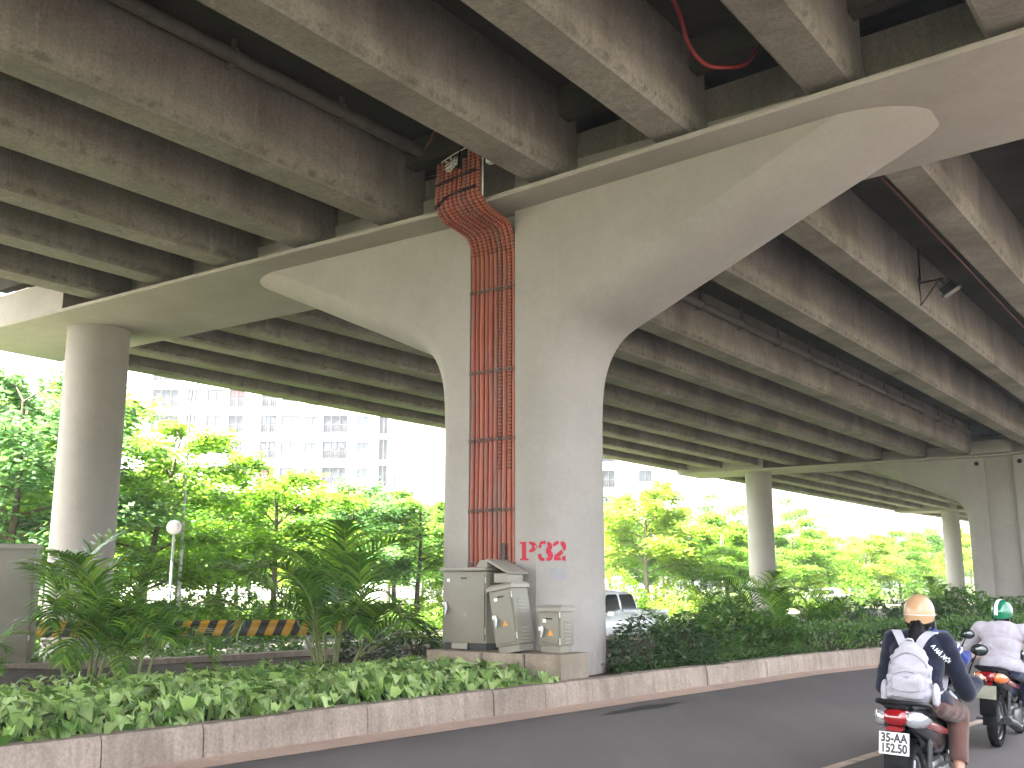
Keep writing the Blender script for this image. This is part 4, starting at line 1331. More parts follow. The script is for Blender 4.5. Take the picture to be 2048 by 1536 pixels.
def palm(label, x, y, s, seed, ncane, z=.2, tilt=.0, droop=0):
    r_ = random.Random(seed)
    t = thing('areca_palm', label, 'palm', (x, y, z), 0, None); t.scale = (s, s, s)
    for c in range(ncane):
        a = 6.28 * c / ncane + r_.uniform(-.4, .4); rr_ = r_.uniform(.06, .28)
        h = r_.uniform(.25, .75); b0 = Vector((math.cos(a) * rr_, math.sin(a) * rr_, 0)); b1 = Vector((math.cos(a) * (rr_ + .14), math.sin(a) * (rr_ + .14), h))
        MB().tube([b0 - Vector((0, 0, .05)), (b0 + b1) / 2, b1], [.028, .024, .018], 7).build('cane', M['palm_cane'], t, 60)
        for k in range(r_.choice((3, 3, 4))):
            f = link('frond', FR[(k + droop + r_.randrange(2)) % 5 if k else (3 if not droop else 1)], t)
            f.location = b1 - Vector((0, 0, .03 * k)); az = a - PI / 2 + r_.gauss(0, 1.0) + (k - 2) * .9
            f.rotation_euler = (r_.uniform(-.32, .12), r_.uniform(-.1, .1), az); q = r_.uniform(.72, 1.08); f.scale = (q, q, q)
    return t


palm('tall feathery palm in front of the round column at the left', -6.45, 15.9, 1.15, 3, 5)
palm('dark arching palm right of the feathery one, its fronds drooping over the vine', -5.55, 15.2, .95, 6, 6, droop=2)
palm('low palm with bluish fronds at the left edge below the large cabinet', -7.95, 15.2, .62, 12, 4, droop=1)
palm('full green palm by itself left of the cabinets', -2.95, 17.1, 1.2, 8, 7)
palm('small palm at the foot of the second round column, reaching above the bushes', 6.0, 24.2, .92, 21, 4)
palm('low drooping palm behind the strap leaved plants', 5.6, 21.6, .62, 23, 5, droop=2)
palm('low palm right of the drooping one, before the dark rounded bushes', 6.95, 23.4, .66, 25, 5, droop=2)
palm('palm beside the pickup, behind the dark shrub', 2.9, 19.6, .52, 27, 4, droop=1)
palm('far low palm left of the green helmet, behind the hedge', 12.1, 29.6, .8, 29, 4)
palm('small palm behind the green bushes below the pickup tail', 4.4, 23.0, .66, 31, 4)

# ================================================================== VEHICLES
def sect(y, cx, cz, hw, hh, n=18, p=2.6, tw=1.0):
    """rounded section in the XZ plane at y; tw narrows the top"""
    out = []
    for j in range(n):
        a = 2 * PI * j / n; c, s = math.cos(a), math.sin(a)
        x = abs(c) ** (2 / p) * (1 if c >= 0 else -1); z = abs(s) ** (2 / p) * (1 if s >= 0 else -1)
        k = 1 + (tw - 1) * (z + 1) / 2
        out.append(Vector((cx + x * hw * k, y, cz + z * hh)))
    return out


def text_obj(txt, size, mat, name, parent, M4, ext=.0006, sx=1.0, proj=None, bold=0.0):
    cu = bpy.data.curves.new('lettering', 'FONT'); cu.body = txt; cu.size = size; cu.align_x = 'CENTER'; cu.align_y = 'CENTER'; cu.extrude = ext; cu.offset = bold
    ob = bpy.data.objects.new('lettering', cu); COL.objects.link(ob)
    bpy.context.view_layer.update(); dg = bpy.context.evaluated_depsgraph_get()
    me = bpy.data.meshes.new_from_object(ob.evaluated_get(dg)); bpy.data.objects.remove(ob)
    me.name = name
    for v in me.vertices:
        q = Vector((v.co.x * sx, v.co.y, v.co.z)); v.co = M4 @ q
    if proj:
        for v in me.vertices: v.co = proj(v.co)
    me.materials.clear(); me.materials.append(mat)
    return link(name, me, parent)


def wheel(parent, loc, R_, r_, w, rimr, spokes, mat_rim, name='wheel'):
    """axis along local X"""
    o = thing(name, None, None, loc); o.parent = parent
    Mx = Matrix.Rotation(PI / 2, 4, 'Y'); prof = []
    for k in range(14):
        a = 2 * PI * k / 14; c, s = math.cos(a), math.sin(a)
        prof.append((R_ - r_ + abs(c) ** .8 * (1 if c > 0 else -1) * r_, s * w))
    MB().lathe(prof, 36, Mx, True).build('tyre', M['rubber'], o, 50)
    rm = MB(); q = R_ - 2 * r_ + .012
    rm.lathe([(q, -w * .6), (q + .012, -w * .75), (q - .02, -w * .5), (q - .02, w * .5), (q + .012, w * .75), (q, w * .6)], 32, Mx, True)
    rm.lathe([(.02, -.06), (.05, -.045), (.05, .045), (.02, .06)], 16, Mx)
    for k in range(spokes):
        a = 2 * PI * k / spokes; b = a + .35 * (1 if k % 2 else -1)
        e = .045 if spokes > 8 else .015
        rm.tube([(e * (1 if k % 2 else -1) * .8, math.cos(b) * .045, math.sin(b) * .045), (0, math.cos(a) * q, math.sin(a) * q)], .004 if spokes > 8 else .017, 5)
    rm.build('rim', mat_rim, o, 40)
    return o


def motorbike(label, loc, rz, body, tail, lens_side, plate, spokes, lean=0.0, wide=1.0, group='motorbikes on the road'):
    t = thing('motorbike', label, 'motorbike', loc, rz, group); t.rotation_euler = (0, lean, rz)
    wheel(t, (0, 0, .29), .29, .05, .05, .2, spokes, M['alu']); wheel(t, (0, 1.24, .29), .29, .042, .042, .2, spokes, M['alu'])
    W_ = wide
    b = MB().loft([sect(y, 0, cz, hw * W_, hh, 18, 2.5, tw) for y, cz, hw, hh, tw in ((.80, .52, .08, .13, .8), (.60, .56, .13, .15, .9), (.35, .60, .15, .14, .95), (.10, .66, .148, .115, .95), (-.12, .715, .135, .09, .95), (-.28, .75, .12, .066, .95), (-.36, .765, .09, .045, .95))])
    b.build('body_panel', body, t, 50)
    sd = MB()
    for s in (-1, 1): sd.loft([sect(y, s * x * W_, cz, .012, hh, 10) for y, x, cz, hh in ((.52, .145, .60, .02), (.2, .158, .655, .03), (-.1, .143, .715, .026), (-.26, .124, .75, .012))])
    sd.build('trim', tail, t, 50)
    st = MB().loft([sect(y, 0, cz, hw, hh, 18, 2.8, .86) for y, cz, hw, hh in ((.78, .715, .07, .03), (.62, .73, .115, .045), (.35, .745, .135, .05), (.1, .775, .135, .05), (-.12, .805, .125, .045), (-.22, .815, .09, .03))])
    st.build('seat', M['black'], t, 50)
    gr_ = MB().tube(smooth_path([(-.13 * W_, .12, .775), (-.155 * W_, -.1, .835), (-.13 * W_, -.3, .865), (-.05, -.37, .87), (.05, -.37, .87), (.13 * W_, -.3, .865), (.155 * W_, -.1, .835), (.13 * W_, .12, .775)], 6), .017, 8)
    gr_.box((0, -.33, .845), (.14, .12, .03), None, .01); gr_.build('grab_rail', M['black'], t, 60)
    tl = MB().loft([sect(y, 0, cz, hw * W_, hh, 18, 2.6) for y, cz, hw, hh in ((-.30, .778, .085, .05), (-.37, .778, .083, .056), (-.405, .775, .070, .048), (-.42, .773, .045, .032))])
    tl.build('tail_light', M['lens_red'], t, 60)
    for s in (-1, 1):
        MB().loft([sect(y, s * x * W_, cz, hw, hh, 14, 2.2) for y, x, cz, hw, hh in ((-.02, .150, .725, .008, .018), (-.14, .146, .742, .018, .036), (-.25, .130, .755, .034, .052), (-.33, .106, .764, .042, .055), (-.375, .090, .768, .034, .046), (-.392, .082, .77, .02, .03))]).build('indicator', lens_side, t, 60)
    mg = MB().loft([sect(y, 0, cz, .075, .012, 12, 3) for y, cz in ((-.30, .70), (-.36, .64), (-.41, .54), (-.42, .44), (-.405, .38))])
    mg.loft([[Vector((x, yy, zz)) for x, yy, zz in ((-.07, .29 * math.sin(a) * 1.08, .29 + .29 * math.cos(a) * 1.12), (0, .29 * math.sin(a) * 1.15, .29 + .29 * math.cos(a) * 1.2), (.07, .29 * math.sin(a) * 1.08, .29 + .29 * math.cos(a) * 1.12), (0, .29 * math.sin(a) * 1.10, .29 + .29 * math.cos(a) * 1.15))] for a in [R(-95 + 12 * k) for k in range(11)]])
    mg.build('mudguard', M['black'], t, 60)
    MB().loft([sect(y, 0, .708, .055, .016, 12, 2.6) for y in (-.37, -.42)]).build('reflector', M['lens_red'], t, 60)
    pm = rotx(R(-9)); lp_ = MB().box((0, -.445, .62), (.19, .006, .14), pm, .003)
    po = lp_.build('licence_plate', M['plate'] if plate else M['plate_dirty'], t)
    if plate:
        for k, tx in enumerate(plate):
            M4 = Matrix.Translation((0, -.4495, .62)) @ Matrix.Rotation(R(-9), 4, 'X') @ Matrix.Translation((0, 0, .032 - .064 * k)) @ Matrix.Rotation(PI / 2, 4, 'X')
            text_obj(tx, .076, M['ink'], 'characters', po, M4, .0008, .82 if k == 0 else .80, None, .0028)
    sh = MB()
    for s in (-1, 1):
        o = MB().tube([(s * .115, .0, .33), (s * .115, .07, .60)], .013, 8)
        o.tube([(s * .115, .02 + .045 * k / 8, .40 + .18 * k / 8) for k in range(9)], [.026 if k % 2 else .02 for k in range(9)], 10)
        o.build('shock_absorber', M['dark_steel'], t, 40)
    en = MB().box((0, .50, .32), (.20, .34, .20), None, .04).box((.12, .44, .30), (.07, .26, .18), None, .03).box((-.12, .44, .30), (.07, .26, .18), None, .03)
    en.tube([(0, .0, .29), (.0, .35, .30)], .035, 8).box((.09, .2, .29), (.04, .46, .07), None, .015).box((-.09, .2, .29), (.05, .5, .09), None, .02)
    en.tube([(-.3, .5, .22), (.3, .5, .22)], .014, 8).build('engine', M['alu'], t, 40)
    MB().tube(smooth_path([(.08, .62, .28), (.13, .45, .18), (.155, .2, .22), (.16, -.05, .28), (.165, -.3, .33)], 5), [.018] * 6 + [.02, .03, .045, .05, .05, .05, .05, .05, .05, .048, .045, .045, .044, .043, .042][:15], 12).build('exhaust', M['dark_steel'], t, 50)
    ls = MB().loft([sect(y, 0, cz, hw, hh, 18, 2.4) for y, cz, hw, hh in ((.86, .62, .17, .22), (.93, .64, .19, .24), (1.0, .68, .13, .2), (1.06, .72, .06, .12))])
    ls.build('leg_shield', body, t, 50)
    fk = MB()
    for s in (-1, 1): fk.tube([(s * .075, 1.24, .29), (s * .07, 1.08, .70)], .018, 8)
    fk.tube([(0, 1.08, .66), (0, .98, .98)], .03, 10); fk.build('fork', M['alu'], t, 50)
    MB().loft([[Vector((x, 1.24 + .33 * math.sin(a), .29 + .33 * math.cos(a) - dz)) for x, dz in ((-.06, .02), (0, 0), (.06, .02), (0, .012))] for a in [R(-70 + 13 * k) for k in range(10)]]).build('front_mudguard', body, t, 60)
    hb = MB().tube(smooth_path([(-.36, .86, 0.93), (-.2, .93, 0.95), (0, .97, 0.93), (.2, .93, 0.95), (.36, .86, 0.93)], 4), .011, 8)
    for s in (-1, 1):
        hb.tube([(s * .25, .908, 0.942), (s * .37, .853, 0.93)], .0175, 10)
        hb.tube([(s * .2, .97, 0.95), (s * .36, .95, .92)], .006, 6)
    hb.build('handlebar', M['black'], t, 50)
    MB().loft([sect(y, 0, cz - .07, hw, hh, 16, 2.3) for y, cz, hw, hh in ((.90, .99, .13, .05), (.98, 1.0, .15, .075), (1.06, .98, .10, .07))]).build('handlebar_cover', body, t, 50)
    MB().ball((0, 1.06, .90), (.085, .03, .06), 14).build('headlight', M['lens_clear'], t, 60)
    for s in (-1, 1):
        mi = MB().tube(smooth_path([(s * .24, .92, 0.96), (s * .27, .92, 1.05), (s * .31, .90, 1.13)], 4), .006, 6)
        mi.ball((s * .335, .89, 1.165), (.062, .016, .044), 14, rotz(s * .15)); mi.build('mirror', M['black'], t, 60)
        MB().ball((s * .335, .881, 1.165), (.052, .009, .036), 12, rotz(s * .15)).build('mirror_glass', M['glass_dark'], t, 60)
    return t


# ------------------------------------------------------------------ people
def remesh(mb, voxel, it=6, f=.5):
    me = mb.mesh('tmp', M['black'], 180)
    bm = bmesh.new(); bm.from_mesh(me); bmesh.ops.recalc_face_normals(bm, faces=bm.faces[:]); bm.to_mesh(me); bm.free()
    ob = bpy.data.objects.new('tmp', me); COL.objects.link(ob)
    m = ob.modifiers.new('r', 'REMESH'); m.mode = 'VOXEL'; m.voxel_size = voxel; m.use_smooth_shade = True
    m = ob.modifiers.new('s', 'SMOOTH'); m.factor = f; m.iterations = it
    bpy.context.view_layer.update(); dg = bpy.context.evaluated_depsgraph_get()
    out = bpy.data.meshes.new_from_object(ob.evaluated_get(dg))
    bpy.data.objects.remove(ob); bpy.data.meshes.remove(me)
    return out


def arrays(me):
    n = len(me.vertices); v = np.empty(n * 3); me.vertices.foreach_get('co', v); nn = np.empty(n * 3); me.vertices.foreach_get('normal', nn)
    return v.reshape(-1, 3), nn.reshape(-1, 3)


def cloth_noise(v, amp, sc, seed):
    r_ = np.random.default_rng(seed); out = np.zeros(len(v))
    for k in range(7):
        d = r_.normal(0, 1, 3); d /= np.linalg.norm(d); ph = r_.uniform(0, 6.28); q = sc * r_.uniform(.6, 1.9)
        out += np.sin(v @ d * q + ph + 1.5 * np.sin(v @ r_.normal(0, 1, 3) * q * .35))
    return amp * out / 7 * 1.6


PEOPLE_FACE = True


def person(label, loc, rz, P, mats, scale=1.0, lean=0.0, voxel=.0068, slim=1.0):
    """P: joints in bike space; returns root and garment objects"""
    t = thing('person', label, 'person', loc, rz); t.rotation_euler = (0, lean, rz)
    parts = []                                      # (a, b, ra, rb, garment)
    J = {k: Vector(v) for k, v in P.items() if isinstance(v, tuple)}
    up = (J['neck'] - J['hip']).normalized(); X = Vector((1, 0, 0)); back = X.cross(up)   # back points rearwards? (checked below)
    fw = up.cross(X) * -1
    if fw.y < 0: fw = -fw
    Mt = Matrix((X, fw, up)).transposed()
    mb = MB()

    def cap(a, b, ra, rb, g, n=14): mb.cone(a, b, ra, rb, n); parts.append((a, b, ra, rb, g))

    def ell(c, r, g, Mx=Mt): mb.ball(c, r, 18, Mx); parts.append((c, c + Vector((0, 0, .001)), min(r), min(r), g))
    hip, neck, head = J['hip'], J['neck'], J['head']
    L = (neck - hip).length
    w = slim
    ell(hip + up * .0, (.175 * w, .135, .12), 'trousers'); ell(hip + up * L * .25, (.150 * w, .108, .15), 'top'); ell(hip + up * L * .52, (.165 * w, .122, .17), 'top')
    ell(hip + up * L * .76 - fw * .01, (.185 * w, .115, .15), 'top'); ell(hip + up * L * .93 - fw * .015, (.135 * w, .08, .06), 'top')
    cap(neck - up * .06, head - up * .03 - fw * .01, .062, .055, 'skin')
    # head: skull, jaw, nose, ears, brow
    H = Matrix((X, fw, Vector((0, 0, 1)))).transposed()
    hz = Vector((0, 0, 1)); hf = Vector((0, 1, 0))
    Hm = rotz(P.get('_turn', 0.0)); hx = Hm @ X; hf = Hm @ hf
    ell(head + hz * .025 - hf * .008, (.076, .095, .095), 'skin', Hm); ell(head - hz * .055 + hf * .028, (.056, .065, .065), 'skin', Hm)
    mb.cone(head + hf * .092 + hz * .0, head + hf * .108 - hz * .028, .008, .014, 8)
    for s in (-1, 1): mb.ball(head + hx * s * .077 - hz * .012, (.012, .026, .034), 10, Hm)
    mb.ball(head + hf * .083 + hz * .025, (.05, .014, .010), 10, Hm)
    mb.ball(head + hf * .086 - hz * .062, (.024, .010, .007), 10, Hm)
    for s, k in ((-1, 'l'), (1, 'r')):
        sh, el, wr, kn, an, to, hp = J['shoulder_' + k], J['elbow_' + k], J['wrist_' + k], J['knee_' + k], J['ankle_' + k], J['toe_' + k], J['thigh_' + k]
        cap(neck - up * .07, sh, .07, .066, 'top'); cap(sh, el, .062 * w, .047 * w, 'top'); cf = el.lerp(wr, P.get('_cuff', .86)); cap(el, cf, .046 * w, .038, 'top'); cap(cf, wr, .033, .028, 'skin')
        cap(hp, kn, .095 * w, .066, 'trousers'); cap(kn, an.lerp(kn, .22), .066, .052, 'trousers'); cap(an.lerp(kn, .22), an, .046, .036, 'skin')
        cap(an - Vector((0, .03, .03)), to, .036, .026, 'shoe')
        # hand closed round the grip
        g = J['grip_' + k]; dr = (g - wr).normalized()
        palm = g + Vector((0, -.022, .026)); cap(wr, palm, .029, .026, 'skin')
        mb.ball(palm + Vector((0, .0, .0)), (.042, .03, .017), 12, rotx(-.5)); parts.append((palm, palm + X * .01, .03, .03, 'skin'))
        for q in range(4):
            x = s * (-.030 + .020 * q) * -1
            ln = (1.0, 1.06, 1.0, .85)[q]
            pts = [g + Vector((x, math.sin(a) * .031 * ln, math.cos(a) * .031)) for a in (R(-35), R(20), R(80 + 6 * q), R(150))]
            for a, b in zip(pts, pts[1:]): mb.cone(a, b, .0095, .0088, 8); parts.append((a, b, .009, .009, 'skin'))
        th = [g + Vector((-s * .04, -.03, .01)), g + Vector((-s * .058, .0, -.018)), g + Vector((-s * .045, .028, -.022))]
        for a, b in zip(th, th[1:]): mb.cone(a, b, .012, .0095, 8); parts.append((a, b, .011, .011, 'skin'))
    me = remesh(mb, voxel, 5)
    me.materials.clear(); me.materials.append(mats['skin']); me.name = 'body'
    body = link('body', me, t)
    v, nv = arrays(me)
    best = np.full(len(v), 1e9); lab = np.zeros(len(v), int); names = ['skin', 'top', 'trousers', 'shoe']
    for a, b, ra, rb, g in parts:
        a_ = np.array(a); d = np.array(b - a); tt = np.clip(((v - a_) @ d) / max(1e-9, d @ d), 0, 1); dist = np.linalg.norm(v - (a_ + tt[:, None] * d), axis=1) - (ra + (rb - ra) * tt)
        k = dist < best; best[k] = dist[k]; lab[k] = names.index(g)
    # hem of the top hangs over the trousers
    hem = (v - np.array(hip)) @ np.array(up); torso = np.abs(v[:, 0] - hip.x) < .21 * w
    side_ = np.linalg.norm((v - np.array(hip)) - hem[:, None] * np.array(up), axis=1) < .22
    lab[(lab == 2) & torso & side_ & (hem > P.get('_hem', -.02))] = 1
    polys = [tuple(p.vertices) for p in me.polygons]
    outs = {}
    for gi, nm, off, amp, sc in ((2, mats.get('trousers_name', 'trousers'), .009, .005, 30), (1, mats.get('top_name', 'jacket'), .012, .006, 34), (3, 'shoe', .006, 0, 1)):
        key = names[gi]
        if key not in mats: continue
        fs = [f for f in polys if all(lab[i] == gi for i in f)]
        if not fs: continue
        idx = sorted({i for f in fs for i in f}); mp = {i: k for k, i in enumerate(idx)}
        vv = v[idx] + nv[idx] * (off + (cloth_noise(v[idx], amp, sc, gi + len(label)) if amp else 0) + (amp if amp else 0))[:, None] if amp else v[idx] + nv[idx] * off
        m2 = bpy.data.meshes.new(nm); m2.from_pydata(vv.tolist(), [], [tuple(mp[i] for i in f) for f in fs]); m2.materials.append(mats[key])
        m2.polygons.foreach_set('use_smooth', [True] * len(m2.polygons)); m2.update()
        outs[key] = link(nm, m2, t)
    for s in (-1, 1):                                # eyes
        MB().ball(head + hf * .084 + hx * s * .031 + hz * .006, (.011, .006, .006), 10, Hm).build('eye', M['eye'], t, 60)
    return t, outs, (head, Hm)


M['eye'] = paint('eye', (.05, .03, .025), .2)
M['skin'] = paint('skin', (.33, .175, .115), .5, .08, 14, .35)
M['hair'] = paint('dark_hair', (.004, .0035, .0035), .6, .3, 30, .1, bmp=.3)


def cloth(name, col, rough=.85, var=.15):
    m, nt, out = new_mat(name)
    co = coords(nt); n1 = noise(nt, co, 5, 5, .6, .6); n2 = noise(nt, co, 150, 2)
    c = ramp(nt, n1, [(.3, tuple(x * (1 - var) for x in col)), (.7, tuple(min(1, x * (1 + var)) for x in col))])
    c = mixc(nt, 1.0, c, ramp(nt, n2, [(.3, (.82, .82, .82)), (.7, (1, 1, 1))]), 'MULTIPLY')
    h = nt.nodes.new('ShaderNodeMath'); h.operation = 'MULTIPLY_ADD'; h.inputs[1].default_value = 3; nt.links.new(n1, h.inputs[0]); nt.links.new(n2, h.inputs[2])
    p = pbsdf(nt, out, c, rough, bump(nt, h.outputs[0], .35, .01), .15)
    p.inputs['Sheen Weight'].default_value = .15
    return m


M['navy'] = cloth('navy_cloth', (.0065, .0085, .021)); M['brown'] = cloth('brown_trouser_cloth', (.095, .047, .038)); M['white_shirt'] = cloth('white_shirt_cloth', (.33, .305, .34), .8, .05)
M['jeans'] = cloth('blue_jeans_cloth', (.012, .024, .068)); M['blue'] = cloth('blue_jacket_cloth', (.008, .022, .14)); M['charcoal'] = cloth('charcoal_cloth', (.009, .009, .011))
M['pack'] = cloth('white_backpack_cloth', (.33, .315, .35), .7, .08); M['pack_shade'] = cloth('grey_backpack_mesh', (.22, .21, .23), .8, .1)
M['beige'] = paint('beige_helmet', (.33, .20, .105), .35, .06, 6, .45, 0, .2); M['green_helmet'] = paint('green_helmet', (.006, .12, .06), .15, .08, 6, .5, 0, .6)
M['sandal'] = paint('pale_sandal', (.62, .5, .48), .6); M['shoe'] = paint('dark_shoe', (.01, .009, .009), .6); M['white_gloss'] = paint('white_gloss', (.7, .7, .7), .3)


def helmet(parent, head, Hm, mat, stripes=False, brim=False):
    """half-shell helmet with a rim, in the head's frame"""
    h = Matrix.Translation(head + Vector((0, 0, .02))) @ Hm.to_4x4()
    mb = MB(); n = 28; k = 10; vs = []; fs = []
    for i in range(k + 1):
        ph = PI / 2 - (PI / 2 + .42) * i / k
        for j in range(n):
            a = 2 * PI * j / n; c, s = math.cos(a), math.sin(a)
            z = .136 * math.sin(ph)
            lo = -.055 - .03 * max(0, -s) + .03 * max(0, s)
            if i == k: z = lo
            r = max(.002, math.cos(min(ph, PI / 2)))
            vs.append(h @ Vector((.108 * r * c, .130 * r * s - .004, max(z, lo))))
    for i in range(k):
        for j in range(n): fs.append((i * n + j, i * n + (j + 1) % n, (i + 1) * n + (j + 1) % n, (i + 1) * n + j))
    fs.append(tuple(range(n))[::-1])
    ho = MB().add(vs, fs).build('helmet', mat, parent, 60)
    rim = [Vector(vs[k * n + j]) for j in range(n)]; rim.append(rim[0])
    MB().tube(rim, .008, 6).build('helmet_rim', M['black'], ho, 60)
    if brim:
        q = [h @ Vector((.10 * math.sin(R(-70 + 10 * i)), .135 + .06 * math.cos(R(-70 + 10 * i)), -.02)) for i in range(15)] + [h @ Vector((.105 * math.sin(R(70 - 10 * i)), .10 * math.cos(R(70 - 10 * i)) + .02, -.005)) for i in range(15)]
        MB().add(q + [p + Vector((0, 0, .006)) for p in q], [tuple(range(30)), tuple(range(30, 60))] + [(i, (i + 1) % 30, 30 + (i + 1) % 30, 30 + i) for i in range(30)]).build('helmet_brim', mat, ho, 60)
        MB().tube([h @ Vector((.109 * math.cos(a) * .995, .131 * math.sin(a) * .995 - .004, -.012)) for a in [2 * PI * i / 30 for i in range(31)]], .0035, 5).build('helmet_seam', M['sandal'], ho)
    if stripes:
        sb_ = MB()
        for off in (-.035, -.012):
            P_ = []
            for i in range(15):
                ph = R(12 + 8 * i) if False else R(-16 + 9 * i)
                P_.append(h @ Vector((off + .0, -.132 * math.cos(ph) * (1 - (off / .108) ** 2) ** .5 - .006, .138 * math.sin(ph) * (1 - (off / .108) ** 2) ** .5)))
            sb_.tube(P_, .0075, 6, True)
        sb_.build('helmet_stripe', M['white_gloss'], ho, 60)
    ear = MB()
    for s in (-1, 1): ear.tube([h @ Vector((s * .1, .01, -.05)), h @ Vector((s * .085, .03, -.11)), h @ Vector((s * .02, .06, -.15))], .006, 5)
    ear.build('chin_strap', M['black'], ho)
    return ho


def ride(hz=.80, lean=.1, sh=1.25, headz=1.43, w=1.0, elbow=.34, ez=.98, gx=.315):
    """riding pose in bike space"""
    P = dict(hip=(0, .33, hz), neck=(0, .33 + lean, sh + .05), head=(0, .36 + lean * 1.3, headz))
    for s, k in ((-1, 'l'), (1, 'r')):
        P['shoulder_' + k] = (s * .175 * w, .32 + lean, sh); P['elbow_' + k] = (s * elbow, .50 + lean * .6, ez)
        g = (s * gx, .878, .938); P['grip_' + k] = g; P['wrist_' + k] = (s * (gx + .005), .80, .975)
        P['thigh_' + k] = (s * .10, .36, hz - .01); P['knee_' + k] = (s * .185, .78, .70); P['ankle_' + k] = (s * .20, .62, .32); P['toe_' + k] = (s * .215, .78, .262)
    return P


# near rider with the white backpack
HZ = -R(33)
O1 = Vector((2.715, 7.33, 0))
near = motorbike('black scooter with white tail lenses and plate 35-AA 152.50, nearest the camera', O1, HZ, M['gloss_black'], M['lens_red'], M['lens_clear'], ('35-AA', '152.50'), 6, R(2))
P = ride(.835, .09, 1.22, 1.41, .98, .29, .88, .335)
P['_cuff'] = .66
r1, g1, (hd1, Hm1) = person('person in a navy jacket and beige helmet with a white backpack, riding the nearest scooter', O1, HZ, P,
                            dict(skin=M['skin'], top=M['navy'], trousers=M['brown'], shoe=M['sandal']), lean=R(2))
helmet(r1, hd1, Hm1, M['beige'], False, True)
hr = MB(); nk = Vector(P['neck'])
hr.ball(hd1 + Vector((0, -.03, -.05)), (.088, .085, .08), 14); hr.cone(hd1 + Vector((0, -.085, -.05)), nk + Vector((0, -.10, -.01)), .05, .055); hr.cone(nk + Vector((0, -.10, -.01)), nk + Vector((.01, -.135, -.11)), .055, .03)
hm = remesh(hr, .012, 4); hm.materials.clear(); hm.materials.append(M['hair']); hm.name = 'hair'
hv, hn = arrays(hm); hv2 = hv + hn * cloth_noise(hv * np.array([6, 6, .6]), .006, 24, 5)[:, None]; hm.vertices.foreach_set('co', hv2.ravel())
link('hair', hm, r1)
hood = MB(); hood.lathe([(.09, -.02), (.125, 0), (.13, .035), (.10, .055), (.075, .03)], 24, Matrix.Translation(nk + Vector((0, -.055, -.045))) @ Matrix.Rotation(R(28), 4, 'X'), False)
hdm = remesh(hood, .01, 5); hdm.materials.clear(); hdm.materials.append(M['navy']); hdm.name = 'hood'
hv, hn = arrays(hdm); hdm.vertices.foreach_set('co', (hv + hn * cloth_noise(hv, .007, 40, 2)[:, None]).ravel()); link('hood', hdm, r1)
# lettering on the back of the right sleeve, pressed on the cloth
if 'top' in g1:
    bv = BVHTree.FromPolygons([v.co.copy() for v in g1['top'].data.vertices], [tuple(p.vertices) for p in g1['top'].data.polygons])

    def on_cloth(p):
        h = bv.ray_cast(Vector((p.x, -1.0, p.z)), Vector((0, 1, 0)))
        return (h[0] - Vector((0, .004 - (p.y) * 0, 0))) if h[0] is not None else Vector((p.x, .33, p.z))
    Mx = Matrix.Translation((.165, 0, 1.155)) @ Matrix.Rotation(R(52), 4, 'Y') @ Matrix.Rotation(PI / 2, 4, 'X')
    text_obj('A HÀ NỘI', .038, M['white_gloss'], 'lettering', g1['top'], Mx, 0, .9, on_cloth, .0012)

# the backpack
bp = thing('backpack', 'white cloth backpack with side pockets on the navy jacketed rider', 'backpack', O1, HZ); bp.rotation_euler = (0, R(2), HZ); bp.location = O1 + Vector((-.02, 0, -.035))
bm_ = MB()
tilt = rotx(R(-8))
for (dx, y, z, rx, ry, rz_) in ((0, .165, .93, .155, .085, .085), (0, .165, 1.0, .16, .09, .10), (0, .175, 1.08, .15, .088, .10), (0, .19, 1.15, .125, .078, .09), (0, .205, 1.205, .085, .06, .06), (-.07, .165, .93, .09, .085, .085), (.07, .165, .93, .09, .085, .085)):
    bm_.ball((dx, y, z), (rx, ry, rz_), 18)
bm_.box((0, .17, .95), (.29, .15, .17), None, .05)
pk = remesh(bm_, .009, 8); pk.materials.clear(); pk.materials.append(M['pack']); pk.name = 'bag_body'
hv, hn = arrays(pk); pk.vertices.foreach_set('co', (hv + hn * cloth_noise(hv * np.array([1, 1, 1.7]), .015, 40, 7)[:, None]).ravel())
link('bag_body', pk, bp)
pf = MB(); pf.box((0, .085, .965), (.225, .06, .16), rotx(R(4)), .03); pf.ball((0, .09, 1.03), (.11, .035, .05), 16)
pq = remesh(pf, .008, 6); pq.materials.clear(); pq.materials.append(M['pack']); pq.name = 'front_pocket'
hv, hn = arrays(pq); pq.vertices.foreach_set('co', (hv + hn * cloth_noise(hv, .007, 45, 3)[:, None]).ravel()); link('front_pocket', pq, bp)
MB().tube(smooth_path([(-.115, .068, .955), (-.06, .05, .945), (0, .047, .94), (.06, .05, .945), (.115, .068, .955)], 5), .0045, 6).tube(smooth_path([(-.10, .085, 1.045), (0, .055, 1.075), (.10, .085, 1.045)], 6), .004, 6).tube(smooth_path([(-.14, .13, 1.04), (-.11, .115, 1.14), (0, .12, 1.20), (.11, .115, 1.14), (.14, .13, 1.04)], 6), .004, 6).build('zip', M['pack_shade'], bp)
MB().box((0, .054, 1.035), (.05, .004, .016), rotx(R(-12))).build('label_patch', M['pack_shade'], bp)
